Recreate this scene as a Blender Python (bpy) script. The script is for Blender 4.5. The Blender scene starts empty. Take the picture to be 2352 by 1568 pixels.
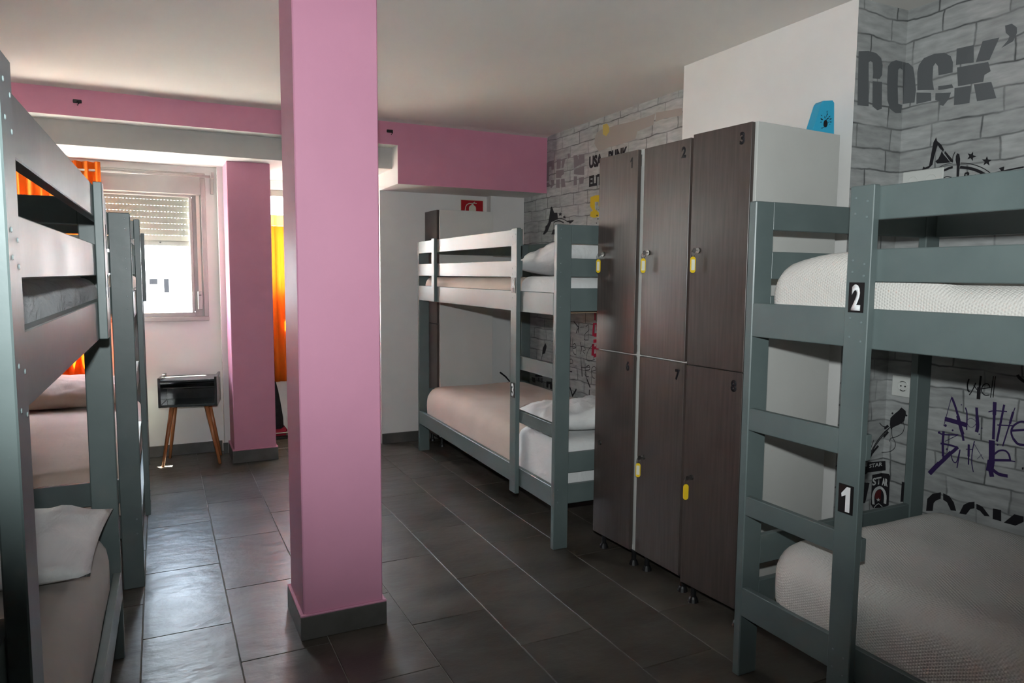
import bpy, bmesh, math, random
from mathutils import Vector, Matrix, noise

random.seed(4)
D = bpy.data
SC = bpy.context.scene
COL = SC.collection
rad = math.radians

# ------------------------------------------------------------------ camera
cam_d = D.cameras.new('camera')
cam = D.objects.new('camera', cam_d)
COL.objects.link(cam)
cam_d.sensor_width = 36.0
cam_d.lens = 1643.05 / 2352 * 36.0
cam_d.clip_start = 0.02
cam_d.clip_end = 300
PITCH, ROLL, YAW, CAMH = rad(5.2978), rad(0.4464), rad(26.25), 1.295
_cp, _sp = math.cos(PITCH), math.sin(PITCH)
_M = Matrix(((1, 0, 0), (0, -_sp, -_cp), (0, _cp, -_sp)))
_c, _s = math.cos(ROLL), math.sin(ROLL)
_M = Matrix(((_c, -_s, 0), (_s, _c, 0), (0, 0, 1))) @ _M
_c, _s = math.cos(YAW), math.sin(YAW)
_M = _M @ Matrix(((_c, -_s, 0), (_s, _c, 0), (0, 0, 1)))
_R = Matrix((_M[0], -_M[1], -_M[2])).transposed()
cam.matrix_world = Matrix.Translation((0, 0, CAMH)) @ _R.to_4x4()
SC.camera = cam

# ------------------------------------------------------------------ view, world, lights
SC.view_settings.view_transform = 'Standard'
SC.view_settings.look = 'None'
SC.view_settings.exposure = 0.0
SC.view_settings.gamma = 1.0
SC.view_settings.use_curve_mapping = False
SC.cycles.use_denoising = True
SC.cycles.max_bounces = 10
SC.cycles.diffuse_bounces = 6
SC.cycles.sample_clamp_indirect = 50.0

SKY, SUN, FLASH = 55.0, 410.0, 210.0
w = D.worlds.new('sky')
SC.world = w
w.use_nodes = True
nt = w.node_tree
bg = nt.nodes['Background']
tc = nt.nodes.new('ShaderNodeTexCoord')
sep = nt.nodes.new('ShaderNodeSeparateXYZ')
nt.links.new(tc.outputs['Generated'], sep.inputs[0])
cr = nt.nodes.new('ShaderNodeValToRGB')
nt.links.new(sep.outputs['Z'], cr.inputs[0])
cr.color_ramp.elements[0].position = 0.0
cr.color_ramp.elements[0].color = (1.0, 0.97, 0.92, 1)
cr.color_ramp.elements[1].position = 0.6
cr.color_ramp.elements[1].color = (0.62, 0.76, 1.0, 1)
nt.links.new(cr.outputs[0], bg.inputs['Color'])
bg.inputs['Strength'].default_value = SKY

sd = D.lights.new('sun', 'SUN')
sd.energy = SUN
sd.angle = rad(0.6)
sd.color = (1.0, 0.89, 0.74)
so = D.objects.new('sun', sd)
COL.objects.link(so)
so.rotation_euler = Vector((0.13, -0.27, -1.02)).to_track_quat('-Z', 'Y').to_euler()
so.location = (-2, 12, 12)

fd = D.lights.new('camera_flash', 'SPOT')          # the photographer's flash, a hand above the lens
fd.energy = FLASH
fd.color = (0.93, 0.99, 1.0)
fd.shadow_soft_size = 0.02
fd.spot_size = rad(85)
fd.spot_blend = 1.0
fo = D.objects.new('camera_flash', fd)
COL.objects.link(fo)
fo.location = (0.0, 0.0, 1.455)
fo.rotation_euler = Vector((math.sin(YAW), math.cos(YAW), 0.075)).to_track_quat('-Z', 'Y').to_euler()
fo.scale = (1.8, 1.0, 1.0)                          # wide flash head

# ------------------------------------------------------------------ helpers
def bevel(bm, off, seg=1):
    bmesh.ops.bevel(bm, geom=list(bm.edges), offset=off, segments=seg, affect='EDGES', clamp_overlap=True)

def box(x0, x1, y0, y1, z0, z1, bev=0.0, seg=1, bm=None):
    b = bmesh.new()
    x0, x1 = min(x0, x1), max(x0, x1); y0, y1 = min(y0, y1), max(y0, y1); z0, z1 = min(z0, z1), max(z0, z1)
    v = [b.verts.new(p) for p in ((x0, y0, z0), (x1, y0, z0), (x1, y1, z0), (x0, y1, z0), (x0, y0, z1), (x1, y0, z1), (x1, y1, z1), (x0, y1, z1))]
    for f in ((3, 2, 1, 0), (4, 5, 6, 7), (0, 1, 5, 4), (1, 2, 6, 5), (2, 3, 7, 6), (3, 0, 4, 7)):
        b.faces.new([v[i] for i in f])
    if bev: bevel(b, bev, seg)
    if bm is None: return b
    me = D.meshes.new('t'); b.to_mesh(me); b.free(); bm.from_mesh(me); D.meshes.remove(me)
    return bm

def join(*bms):
    a = bms[0]
    for b in bms[1:]:
        me = D.meshes.new('t'); b.to_mesh(me); b.free(); a.from_mesh(me); D.meshes.remove(me)
    return a

def tube(pts, r0, r1=None, n=8, cap=True):
    """tapering tube along points"""
    r1 = r0 if r1 is None else r1
    b = bmesh.new(); rings = []
    pts = [Vector(p) for p in pts]
    for i, p in enumerate(pts):
        d = (pts[min(i + 1, len(pts) - 1)] - pts[max(i - 1, 0)]).normalized()
        up = Vector((0, 0, 1)) if abs(d.z) < .9 else Vector((1, 0, 0))
        a = d.cross(up).normalized(); c = d.cross(a)
        r = r0 + (r1 - r0) * i / max(1, len(pts) - 1)
        rings.append([b.verts.new(p + (a * math.cos(t) + c * math.sin(t)) * r) for t in [2 * math.pi * k / n for k in range(n)]])
    for A, B in zip(rings[:-1], rings[1:]):
        for k in range(n):
            b.faces.new((A[k], A[(k + 1) % n], B[(k + 1) % n], B[k]))
    if cap:
        b.faces.new(rings[0][::-1]); b.faces.new(rings[-1])
    bmesh.ops.recalc_face_normals(b, faces=b.faces)
    return b

def prism(poly, frame, t):
    """flat polygon (2d) extruded by t; frame maps (a, b, depth) to a point"""
    b = bmesh.new()
    lo = [b.verts.new(frame(p[0], p[1], 0)) for p in poly]
    hi = [b.verts.new(frame(p[0], p[1], t)) for p in poly]
    b.faces.new(lo); b.faces.new(hi)
    n = len(poly)
    for i in range(n):
        b.faces.new((lo[i], lo[(i + 1) % n], hi[(i + 1) % n], hi[i]))
    bmesh.ops.recalc_face_normals(b, faces=b.faces)
    return b

def obj(name, bm, m, parent=None, smooth=False):
    me = D.meshes.new(name)
    bm.to_mesh(me); bm.free()
    ms = m if isinstance(m, (list, tuple)) else [m]
    for q in ms: me.materials.append(q)
    if smooth:
        me.polygons.foreach_set('use_smooth', [True] * len(me.polygons))
    o = D.objects.new(name, me)
    COL.objects.link(o)
    if parent: o.parent = parent
    return o

def thing(name, label, cat, loc=(0, 0, 0), rz=0.0, group=None):
    o = D.objects.new(name, None)
    COL.objects.link(o)
    o.location = loc; o.rotation_euler = (0, 0, rz)
    o.empty_display_size = .1
    o['label'] = label; o['category'] = cat
    if group: o['group'] = group
    return o

def tag(o, label, cat, group=None):
    o['label'] = label; o['category'] = cat
    if group: o['group'] = group
    return o

def struct(name, bm, m, parent=None):
    o = obj(name, bm, m, parent)
    if parent is None: o['kind'] = 'structure'
    return o

def copy_tree(o, parent=None):
    c = o.copy(); COL.objects.link(c)
    if parent: c.parent = parent
    for ch in list(o.children): copy_tree(ch, c)
    return c

def text_mesh(body, height, depth=0.0008, bold=0.0, xs=1.0):
    """bmesh of text, lower left at the origin in the x-y plane"""
    cu = D.curves.new('t', 'FONT'); cu.body = body; cu.size = 1.0; cu.offset = bold; cu.fill_mode = 'BOTH'
    cu.resolution_u = 3
    o = D.objects.new('t', cu); COL.objects.link(o)
    dg = bpy.context.evaluated_depsgraph_get()
    me = D.meshes.new_from_object(o.evaluated_get(dg))
    D.objects.remove(o); D.curves.remove(cu)
    b = bmesh.new(); b.from_mesh(me); D.meshes.remove(me)
    xa = [v.co.x for v in b.verts]; ya = [v.co.y for v in b.verts]
    x0, y0, h = min(xa), min(ya), max(ya) - min(ya)
    k = height / h
    for v in b.verts:
        v.co = Vector(((v.co.x - x0) * k * xs, (v.co.y - y0) * k, 0))
    width = (max(xa) - x0) * k * xs
    if depth:
        r = bmesh.ops.extrude_face_region(b, geom=list(b.faces))
        for e in r['geom']:
            if isinstance(e, bmesh.types.BMVert): e.co.z += depth
        bmesh.ops.recalc_face_normals(b, faces=b.faces)
    return b, width

def digit_one(h, depth):
    pts = [(0, .70), (.02, .56), (.20, .66), (.20, 0), (.40, 0), (.40, 1), (.24, 1)]
    return prism([(a * h, c * h) for a, c in pts], lambda a, c, d: (a, c, d), depth), .40 * h

def remap(b, fn):
    for v in b.verts: v.co = Vector(fn(v.co.x, v.co.y, v.co.z))
    bmesh.ops.recalc_face_normals(b, faces=b.faces)
    return b

# ------------------------------------------------------------------ materials
def mat(name, col, rough=.6, spec=.5, metal=0.0):
    m = D.materials.new(name); m.use_nodes = True
    p = m.node_tree.nodes['Principled BSDF']
    p.inputs['Base Color'].default_value = (*col, 1)
    p.inputs['Roughness'].default_value = rough
    p.inputs['Specular IOR Level'].default_value = spec
    p.inputs['Metallic'].default_value = metal
    return m

def N(m, t, **k):
    n = m.node_tree.nodes.new(t)
    for a, v in k.items():
        if hasattr(n, a) and a not in ('Scale',): setattr(n, a, v)
        else: n.inputs[a].default_value = v
    return n

def L(m, a, b): m.node_tree.links.new(a, b)

def varied(name, c1, c2, rough=.6, spec=.5, scale=4.0, stretch=(1, 1, 1), bump=0.0, bscale=None, detail=4, lo=.35, hi=.65, coord='Object', rvar=0.0, bdist=.002):
    m = mat(name, c1, rough, spec)
    p = m.node_tree.nodes['Principled BSDF']
    tcn = N(m, 'ShaderNodeTexCoord')
    mp = N(m, 'ShaderNodeMapping'); mp.inputs['Scale'].default_value = stretch
    L(m, tcn.outputs[coord], mp.inputs[0])
    no = N(m, 'ShaderNodeTexNoise'); no.inputs['Scale'].default_value = scale; no.inputs['Detail'].default_value = detail
    L(m, mp.outputs[0], no.inputs['Vector'])
    r = N(m, 'ShaderNodeValToRGB')
    r.color_ramp.elements[0].position = lo; r.color_ramp.elements[0].color = (*c1, 1)
    r.color_ramp.elements[1].position = hi; r.color_ramp.elements[1].color = (*c2, 1)
    L(m, no.outputs[0], r.inputs[0]); L(m, r.outputs[0], p.inputs['Base Color'])
    if rvar:
        mr = N(m, 'ShaderNodeMapRange'); mr.inputs[3].default_value = rough - rvar; mr.inputs[4].default_value = rough + rvar
        L(m, no.outputs[0], mr.inputs[0]); L(m, mr.outputs[0], p.inputs['Roughness'])
    if bump:
        n2 = N(m, 'ShaderNodeTexNoise'); n2.inputs['Scale'].default_value = bscale or scale * 4; n2.inputs['Detail'].default_value = 5
        L(m, mp.outputs[0], n2.inputs['Vector'])
        bp = N(m, 'ShaderNodeBump'); bp.inputs['Strength'].default_value = bump; bp.inputs['Distance'].default_value = bdist
        L(m, n2.outputs[0], bp.inputs['Height']); L(m, bp.outputs[0], p.inputs['Normal'])
    return m

M = {}
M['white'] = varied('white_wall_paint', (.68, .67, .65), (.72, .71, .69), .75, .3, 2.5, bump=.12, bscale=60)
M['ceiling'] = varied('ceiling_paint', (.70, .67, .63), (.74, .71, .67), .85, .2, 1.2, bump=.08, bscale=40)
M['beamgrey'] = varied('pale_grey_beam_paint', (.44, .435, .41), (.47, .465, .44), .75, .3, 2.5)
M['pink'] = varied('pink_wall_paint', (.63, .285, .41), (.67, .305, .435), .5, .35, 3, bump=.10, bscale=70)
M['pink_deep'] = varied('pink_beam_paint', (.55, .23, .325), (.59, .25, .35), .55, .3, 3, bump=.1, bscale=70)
M['teal'] = varied('grey_green_bunk_paint', (.100, .130, .128), (.122, .156, .152), .40, .45, 5, (1, 1, 1), bump=.35, bscale=34, rvar=.09, bdist=.001)
M['skirting'] = varied('dark_skirting_tile', (.07, .068, .062), (.10, .097, .09), .45, .4, 9, bump=.1, bscale=50)
M['grout'] = varied('pale_grout', (.26, .25, .22), (.34, .33, .30), .9, .2, 20)
M['alu'] = varied('aluminium_window_paint', (.33, .31, .29), (.37, .35, .33), .35, .5, 5)
M['slatm'] = varied('shutter_slat_paint', (.60, .58, .52), (.66, .64, .58), .5, .4, 5)
M['brown'] = varied('dark_wood_laminate', (.050, .038, .034), (.076, .058, .051), .32, .45, 6, (14, 14, .8), bump=.2, bscale=16, detail=8, lo=.3, hi=.7, bdist=.0006)
M['carcass'] = varied('pale_grey_laminate', (.56, .56, .53), (.60, .60, .57), .45, .4, 3)
M['black'] = mat('black_plastic', (.012, .012, .013), .4, .4)
M['ink'] = mat('black_print', (.014, .013, .016), .6, .2)
M['metal'] = mat('chromed_metal', (.22, .21, .20), .38, .5, 1.0)
M['screw'] = mat('painted_screw_head', (.16, .20, .20), .35, .5)
M['yellow'] = mat('yellow_plastic', (.80, .55, .02), .35, .4)
M['paper'] = mat('white_label_paper', (.74, .74, .62), .7, .2)
M['sticker'] = mat('black_sticker', (.012, .012, .012), .35, .4)
M['digit'] = mat('white_sticker_digit', (.75, .76, .76), .5, .3)
M['beech'] = varied('turned_wood_leg', (.34, .12, .04), (.46, .19, .075), .35, .5, 8, (6, 6, .7), bump=.1)
M['anthracite'] = varied('anthracite_painted_wood', (.030, .034, .036), (.045, .05, .052), .16, .6, 6)
M['wood_raw'] = varied('slat_wood', (.30, .22, .15), (.38, .29, .2), .7, .3, 6, (1, 8, 1))
M['red'] = mat('red_sign_face', (.36, .004, .012), .4, .4)
M['signwhite'] = mat('white_sign_symbol', (.62, .60, .50), .5, .3)
M['blue'] = mat('light_blue_plastic', (.035, .38, .60), .4, .4)
M['sill'] = mat('glazed_white_sill_tile', (.82, .81, .78), .4, .4)
M['outside'] = mat('sunlit_white_render', (.80, .79, .76), .8, .2)
M['concrete'] = varied('pale_concrete_ground', (.32, .30, .27), (.38, .36, .33), .9, .2, 1)
M['farwin'] = mat('far_window_grey', (.009, .009, .010), 1.0, 0.0)
M['bag'] = varied('black_nylon', (.010, .010, .012), (.018, .018, .02), .6, .3, 30)
M['bagred'] = mat('red_nylon', (.30, .01, .03), .55, .3)
M['plate'] = mat('white_socket_plastic', (.66, .67, .64), .3, .5)
M['belt'] = mat('shutter_belt_webbing', (.55, .52, .46), .8, .2)

def fabric(name, c1, c2, weave=900, waffle=False, fold=.4, fscale=7):
    m = varied(name, c1, c2, .85, .15, 5, (1, 1, 1), lo=.3, hi=.7)
    p = m.node_tree.nodes['Principled BSDF']
    p.inputs['Sheen Weight'].default_value = .15
    tcn = [n for n in m.node_tree.nodes if n.type == 'TEX_COORD'][0]
    n2 = N(m, 'ShaderNodeTexNoise'); n2.inputs['Scale'].default_value = fscale; n2.inputs['Detail'].default_value = 6
    n2.inputs['Distortion'].default_value = .6
    mp = N(m, 'ShaderNodeMapping'); mp.inputs['Scale'].default_value = (1.0, .45, 1.0)
    L(m, tcn.outputs['Object'], mp.inputs[0]); L(m, mp.outputs[0], n2.inputs['Vector'])
    b1 = N(m, 'ShaderNodeBump'); b1.inputs['Strength'].default_value = fold; b1.inputs['Distance'].default_value = .02
    L(m, n2.outputs[0], b1.inputs['Height'])
    if waffle:
        vo = N(m, 'ShaderNodeTexVoronoi'); vo.inputs['Scale'].default_value = 170; vo.inputs['Randomness'].default_value = .15
        mp2 = N(m, 'ShaderNodeMapping'); mp2.inputs['Rotation'].default_value = (.5, .6, .785)
        L(m, tcn.outputs['Object'], mp2.inputs[0]); L(m, mp2.outputs[0], vo.inputs['Vector'])
        b2 = N(m, 'ShaderNodeBump'); b2.inputs['Strength'].default_value = .75; b2.inputs['Distance'].default_value = .003
        L(m, vo.outputs['Distance'], b2.inputs['Height']); L(m, b1.outputs[0], b2.inputs['Normal'])
        L(m, b2.outputs[0], p.inputs['Normal'])
    else:
        L(m, b1.outputs[0], p.inputs['Normal'])
    return m

M['peach'] = fabric('peach_fitted_sheet', (.49, .405, .34), (.55, .455, .385), fold=.28)
M['linen'] = fabric('white_cotton', (.66, .665, .66), (.74, .745, .74), fold=.55, fscale=11)
M['waffle'] = fabric('white_waffle_cover', (.60, .58, .54), (.66, .64, .60), waffle=True, fold=.1, fscale=3)
M['greige'] = fabric('grey_beige_sheet', (.36, .34, .31), (.42, .40, .36), fold=.2, fscale=4)
M['bluegrey'] = fabric('grey_mattress_ticking', (.16, .18, .19), (.24, .26, .27), fold=.9, fscale=14)

# orange curtain cloth lets daylight through
m = D.materials.new('orange_curtain_cloth'); m.use_nodes = True; M['curtain'] = m
p = m.node_tree.nodes['Principled BSDF']
p.inputs['Base Color'].default_value = (.80, .22, .012, 1); p.inputs['Roughness'].default_value = .8
tr = N(m, 'ShaderNodeBsdfTranslucent'); tr.inputs[0].default_value = (.78, .20, .015, 1)
mx = N(m, 'ShaderNodeMixShader'); mx.inputs[0].default_value = .22
L(m, p.outputs[0], mx.inputs[1]); L(m, tr.outputs[0], mx.inputs[2])
L(m, mx.outputs[0], m.node_tree.nodes['Material Output'].inputs[0])
m2 = m.copy(); m2.name = 'pale_orange_curtain_heading'; M['curtain2'] = m2
for n in m2.node_tree.nodes:
    if n.type == 'BSDF_TRANSLUCENT': n.inputs[0].default_value = (1.0, .55, .16, 1)
    if n.type == 'BSDF_PRINCIPLED': n.inputs['Base Color'].default_value = (.85, .48, .14, 1)

# window glass
m = D.materials.new('window_glass'); m.use_nodes = True; M['glass'] = m
nn = m.node_tree.nodes
for n in list(nn):
    if n.type == 'BSDF_PRINCIPLED': nn.remove(n)
gl = N(m, 'ShaderNodeBsdfGlossy'); gl.inputs['Roughness'].default_value = .02
tp = N(m, 'ShaderNodeBsdfTransparent'); tp.inputs[0].default_value = (.93, .96, .95, 1)
mx = N(m, 'ShaderNodeMixShader')
mx.inputs[0].default_value = .07; L(m, tp.outputs[0], mx.inputs[1]); L(m, gl.outputs[0], mx.inputs[2])
L(m, mx.outputs[0], nn['Material Output'].inputs[0])

# slate-look floor tile
m = varied('slate_floor_tile', (.046, .039, .031), (.094, .081, .066), .36, .42, 3.2, (1, 1.6, 1), bump=.7, bscale=7, detail=8, coord='Object', rvar=.10, bdist=.007)
M['tile'] = m
p = m.node_tree.nodes['Principled BSDF']
oi = N(m, 'ShaderNodeObjectInfo')
mp = [n for n in m.node_tree.nodes if n.type == 'MAPPING'][0]
cm = N(m, 'ShaderNodeCombineXYZ')
mu = N(m, 'ShaderNodeMath', operation='MULTIPLY'); mu.inputs[1].default_value = 37.0
L(m, oi.outputs['Random'], mu.inputs[0])
L(m, mu.outputs[0], cm.inputs[0]); L(m, mu.outputs[0], cm.inputs[1])
L(m, cm.outputs[0], mp.inputs['Location'])
rp = [n for n in m.node_tree.nodes if n.type == 'VALTORGB'][0]
hs = N(m, 'ShaderNodeHueSaturation')
mr = N(m, 'ShaderNodeMapRange'); mr.inputs[3].default_value = .86; mr.inputs[4].default_value = 1.12
L(m, oi.outputs['Random'], mr.inputs[0]); L(m, mr.outputs[0], hs.inputs['Value'])
L(m, rp.outputs[0], hs.inputs['Color']); L(m, hs.outputs[0], p.inputs['Base Color'])

# printed brick wallpaper (flat print): u = X - Y runs round the corner, v = Z
m = mat('brick_print_wallpaper', (.5, .5, .5), .62, .3); M['wallpaper'] = m
p = m.node_tree.nodes['Principled BSDF']
ge = N(m, 'ShaderNodeNewGeometry'); sx = N(m, 'ShaderNodeSeparateXYZ'); L(m, ge.outputs['Position'], sx.inputs[0])
su = N(m, 'ShaderNodeMath', operation='SUBTRACT'); L(m, sx.outputs[0], su.inputs[0]); L(m, sx.outputs[1], su.inputs[1])
cm = N(m, 'ShaderNodeCombineXYZ'); L(m, su.outputs[0], cm.inputs[0]); L(m, sx.outputs[2], cm.inputs[1])
nw = N(m, 'ShaderNodeTexNoise'); nw.inputs['Scale'].default_value = 7; nw.inputs['Detail'].default_value = 3
L(m, cm.outputs[0], nw.inputs['Vector'])
vs = N(m, 'ShaderNodeVectorMath', operation='SUBTRACT'); vs.inputs[1].default_value = (.5, .5, .5); L(m, nw.outputs['Color'], vs.inputs[0])
vm = N(m, 'ShaderNodeVectorMath', operation='SCALE'); vm.inputs['Scale'].default_value = .034; L(m, vs.outputs[0], vm.inputs[0])
va = N(m, 'ShaderNodeVectorMath', operation='ADD'); L(m, cm.outputs[0], va.inputs[0]); L(m, vm.outputs[0], va.inputs[1])
vo = N(m, 'ShaderNodeVectorMath', operation='ADD'); vo.inputs[1].default_value = (10.04, -0.052, 0); L(m, va.outputs[0], vo.inputs[0])
br = N(m, 'ShaderNodeTexBrick')
br.inputs['Scale'].default_value = 1.0; br.inputs['Brick Width'].default_value = .235; br.inputs['Row Height'].default_value = .083
br.inputs['Mortar Size'].default_value = .006; br.inputs['Mortar Smooth'].default_value = 1.0; br.squash = .8; br.squash_frequency = 3
br.inputs['Color1'].default_value = (.33, .34, .335, 1); br.inputs['Color2'].default_value = (.42, .43, .425, 1)
L(m, vo.outputs[0], br.inputs['Vector'])
ms = N(m, 'ShaderNodeTexNoise'); ms.inputs['Scale'].default_value = 5; L(m, cm.outputs[0], ms.inputs['Vector'])
mr = N(m, 'ShaderNodeValToRGB'); mr.color_ramp.elements[0].position = .42; mr.color_ramp.elements[0].color = (.09, .095, .095, 1)
mr.color_ramp.elements[1].position = .62; mr.color_ramp.elements[1].color = (.27, .28, .275, 1)
L(m, ms.outputs[0], mr.inputs[0]); L(m, mr.outputs[0], br.inputs['Mortar'])
st = N(m, 'ShaderNodeTexNoise'); st.inputs['Scale'].default_value = 1.0; st.inputs['Detail'].default_value = 8
mps = N(m, 'ShaderNodeMapping'); mps.inputs['Scale'].default_value = (12, 45, 12); L(m, cm.outputs[0], mps.inputs[0]); L(m, mps.outputs[0], st.inputs['Vector'])
sr = N(m, 'ShaderNodeMapRange'); sr.inputs[1].default_value = .3; sr.inputs[2].default_value = .7; sr.inputs[3].default_value = .78; sr.inputs[4].default_value = 1.15
L(m, st.outputs[0], sr.inputs[0])
mm = N(m, 'ShaderNodeMix', data_type='RGBA', blend_type='MULTIPLY'); mm.inputs[0].default_value = 1.0
L(m, br.outputs['Color'], mm.inputs[6]); L(m, sr.outputs[0], mm.inputs[7])
L(m, mm.outputs[2], p.inputs['Base Color'])

PRINT = {'grey': (.125, .132, .137), 'black': (.016, .015, .018), 'black2': (.014, .013, .016), 'purple': (.035, .018, .085), 'white': (.55, .56, .55),
         'darkred': (.11, .018, .02), 'red': (.42, .015, .05), 'mauve': (.20, .18, .19), 'tan': (.33, .30, .27), 'yellow': (.62, .44, .02), 'yellow2': (.5, .38, .1)}
PM = {k: mat('print_ink_' + k, v, .6, .25) for k, v in PRINT.items()}

# ------------------------------------------------------------------ room shell
ZC = 2.335
XR, XL = 2.66, -1.15
YN = -2.2
W_ = M['white']

def multi(bm, rule):
    bm.faces.ensure_lookup_table(); bmesh.ops.recalc_face_normals(bm, faces=bm.faces)
    for f in bm.faces: f.material_index = rule(f.normal, f.calc_center_median())
    return bm

floor = struct('floor', box(XL - .2, XR + .2, YN - .2, 6.3, -.12, -.004), M['grout'])
TW, TL, GX, GY = .2985, .6105, .157 * 1.295, 2.123 * 1.295
col = 0
x0 = GX - TW * 6
cache = {}
for i in range(20):
    xa = x0 + i * TW; xb = xa + TW
    if xa > XR or xb < XL: continue
    k = round((xa - (GX - TW)) / TW)
    off = GY if k % 2 == 0 else GY - TL / 2
    ya = off - TL * 10
    while ya < 6.2:
        yb = ya + TL
        x1, x2, y1, y2 = max(xa, XL), min(xb, XR), max(ya, YN), min(yb, 6.1)
        if x2 - x1 > .02 and y2 - y1 > .02:
            w2, l2 = x2 - x1, y2 - y1
            key = (round(w2, 3), round(l2, 3))
            if key not in cache:
                t = obj('tile', box(-w2 / 2 + .0016, w2 / 2 - .0016, -l2 / 2 + .0016, l2 / 2 - .0016, -.012, 0, .0012), M['tile'], floor)
                cache[key] = t
            else:
                t = cache[key].copy(); COL.objects.link(t)
            t.location = ((x1 + x2) / 2, (y1 + y2) / 2, random.uniform(-.0006, 0))
        ya = yb

struct('ceiling', join(box(XL - .2, XR + .2, YN - .2, 5.74, ZC, ZC + .15), box(.70, 1.62, 5.7401, 6.2, ZC, ZC + .15)), M['ceiling'])
wr = struct('wall_right', multi(box(XR, XR + .2, YN - .2, 5.45, 0, ZC), lambda n, c: 1 if n.x < -.9 else 0), [W_, M['wallpaper']])
LY0, LY1, LZ0, LZ1 = 5.00, 5.43, 1.0, 1.92  # opening for the added, unseen window in the left wall
struct('wall_left', join(box(XL - .2, XL, YN - .2, LY0, 0, ZC), box(XL - .2, XL, LY1, 5.74, 0, ZC), box(XL - .2, XL, LY0, LY1, 0, LZ0), box(XL - .2, XL, LY0, LY1, LZ1, ZC)), W_)
struct('wall_near', box(XL, XR, YN - .2, YN, 0, ZC), W_)
wpj = struct('wall_projection', multi(box(2.38, XR, 1.921, 2.915, 0, ZC), lambda n, c: 1 if n.y < -.9 else 0), [W_, M['wallpaper']])
struct('wall_back', box(1.495, XR, 5.27, 5.45, 0, ZC), W_)
struct('wall_back_pillar', box(2.365, XR, 5.195, 5.27, 0, 1.913), W_)
struct('wall_passage', box(1.495, 1.62, 5.45, 6.3, 0, ZC), W_)
# beam over the back of the room, pink on the face, white below
pf = lambda n, c: 1 if n.y < -.9 else 0
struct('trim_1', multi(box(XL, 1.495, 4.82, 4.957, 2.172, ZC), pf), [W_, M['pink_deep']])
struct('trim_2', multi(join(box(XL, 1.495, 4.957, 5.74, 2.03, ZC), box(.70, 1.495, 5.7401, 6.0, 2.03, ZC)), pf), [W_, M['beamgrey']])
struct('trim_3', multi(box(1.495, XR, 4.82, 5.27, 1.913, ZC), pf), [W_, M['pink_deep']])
b = bmesh.new()
prof = [(4.82, ZC - .012)] + [(4.82 - .085 * (i / 6), ZC - .012 * (1 - i / 6) ** 2) for i in range(1, 7)] + [(4.82, ZC)]
struct('trim_4', prism(prof, lambda a, c, d: (XL + d * (XR - XL), a, c), 1.0), M['ceiling'])
# window wall
WX0, WX1, WZ0, WZ1 = -.86, .315, .955, 1.985
b = join(box(XL, .39, 5.54, 5.74, 0, WZ0), box(XL, .39, 5.54, 5.74, WZ1, 2.0299), box(XL, WX0, 5.54, 5.74, WZ0, WZ1), box(WX1, .39, 5.54, 5.74, WZ0, WZ1))
struct('wall_window', b, W_)
struct('wall_stub', box(.39, .70, 5.45, 6.0, 0, 2.03), W_)
FX0, FX1, FZ0, FZ1 = .76, 1.30, 1.12, 1.955
b = join(box(.70, 1.495, 6.0, 6.2, 0, FZ0), box(.70, 1.495, 6.0, 6.2, FZ1, ZC), box(.70, FX0, 6.0, 6.2, FZ0, FZ1), box(FX1, 1.495, 6.0, 6.2, FZ0, FZ1))
struct('wall_far', b, W_)
struct('trim_5', box(.705, 1.495, 5.415, 5.43, 0, .006, .002), M['grout'])

# pink columns
def column(name, x0, x1, y0, y1, top, label, m_, base=.085, out=.012):
    o = thing(name, label, 'column')
    obj('shaft', box(x0, x1, y0, y1, 0, top, .004), m_, o)
    for (a, b_, c, d) in ((x0 - out, x1 + out, y0 - out, y0), (x0 - out, x1 + out, y1, y1 + out), (x0 - out, x0, y0, y1), (x1, x1 + out, y0, y1)):
        obj('skirting_tile', box(a, b_, c, d, 0, base, .0015), M['skirting'], o)
    # bead of pink paint along the skirting top
    bd = join(*[box(a, b_, c, d, base, base + .008, .002) for (a, b_, c, d) in ((x0 - out, x1 + out, y0 - out, y0), (x0 - out, x1 + out, y1, y1 + out), (x0 - out, x0, y0, y1), (x1, x1 + out, y0, y1))])
    obj('paint_bead', bd, m_, o)
    return o
column('column', .4215, .708, 2.507, 2.778, ZC, 'free-standing square pink column in the middle of the room, rising floor to ceiling', M['pink'])
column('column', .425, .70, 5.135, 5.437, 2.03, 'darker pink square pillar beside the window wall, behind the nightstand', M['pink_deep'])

# skirting boards
bz = .078
struct('baseboard_window', join(box(XL, .378, 5.528, 5.54, 0, bz, .0015)), M['skirting'])
struct('baseboard_stub', box(.378, .411, 5.438, 5.45, 0, bz, .0015), M['skirting'])
struct('baseboard_back', box(1.495, 2.353, 5.258, 5.27, 0, bz, .0015), M['skirting'])
struct('baseboard_right', box(2.648, 2.66, YN, 1.921, 0, bz, .0015), M['skirting'])
struct('baseboard_left', box(XL, XL + .012, YN, 5.528, 0, bz, .0015), M['skirting'])

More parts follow.
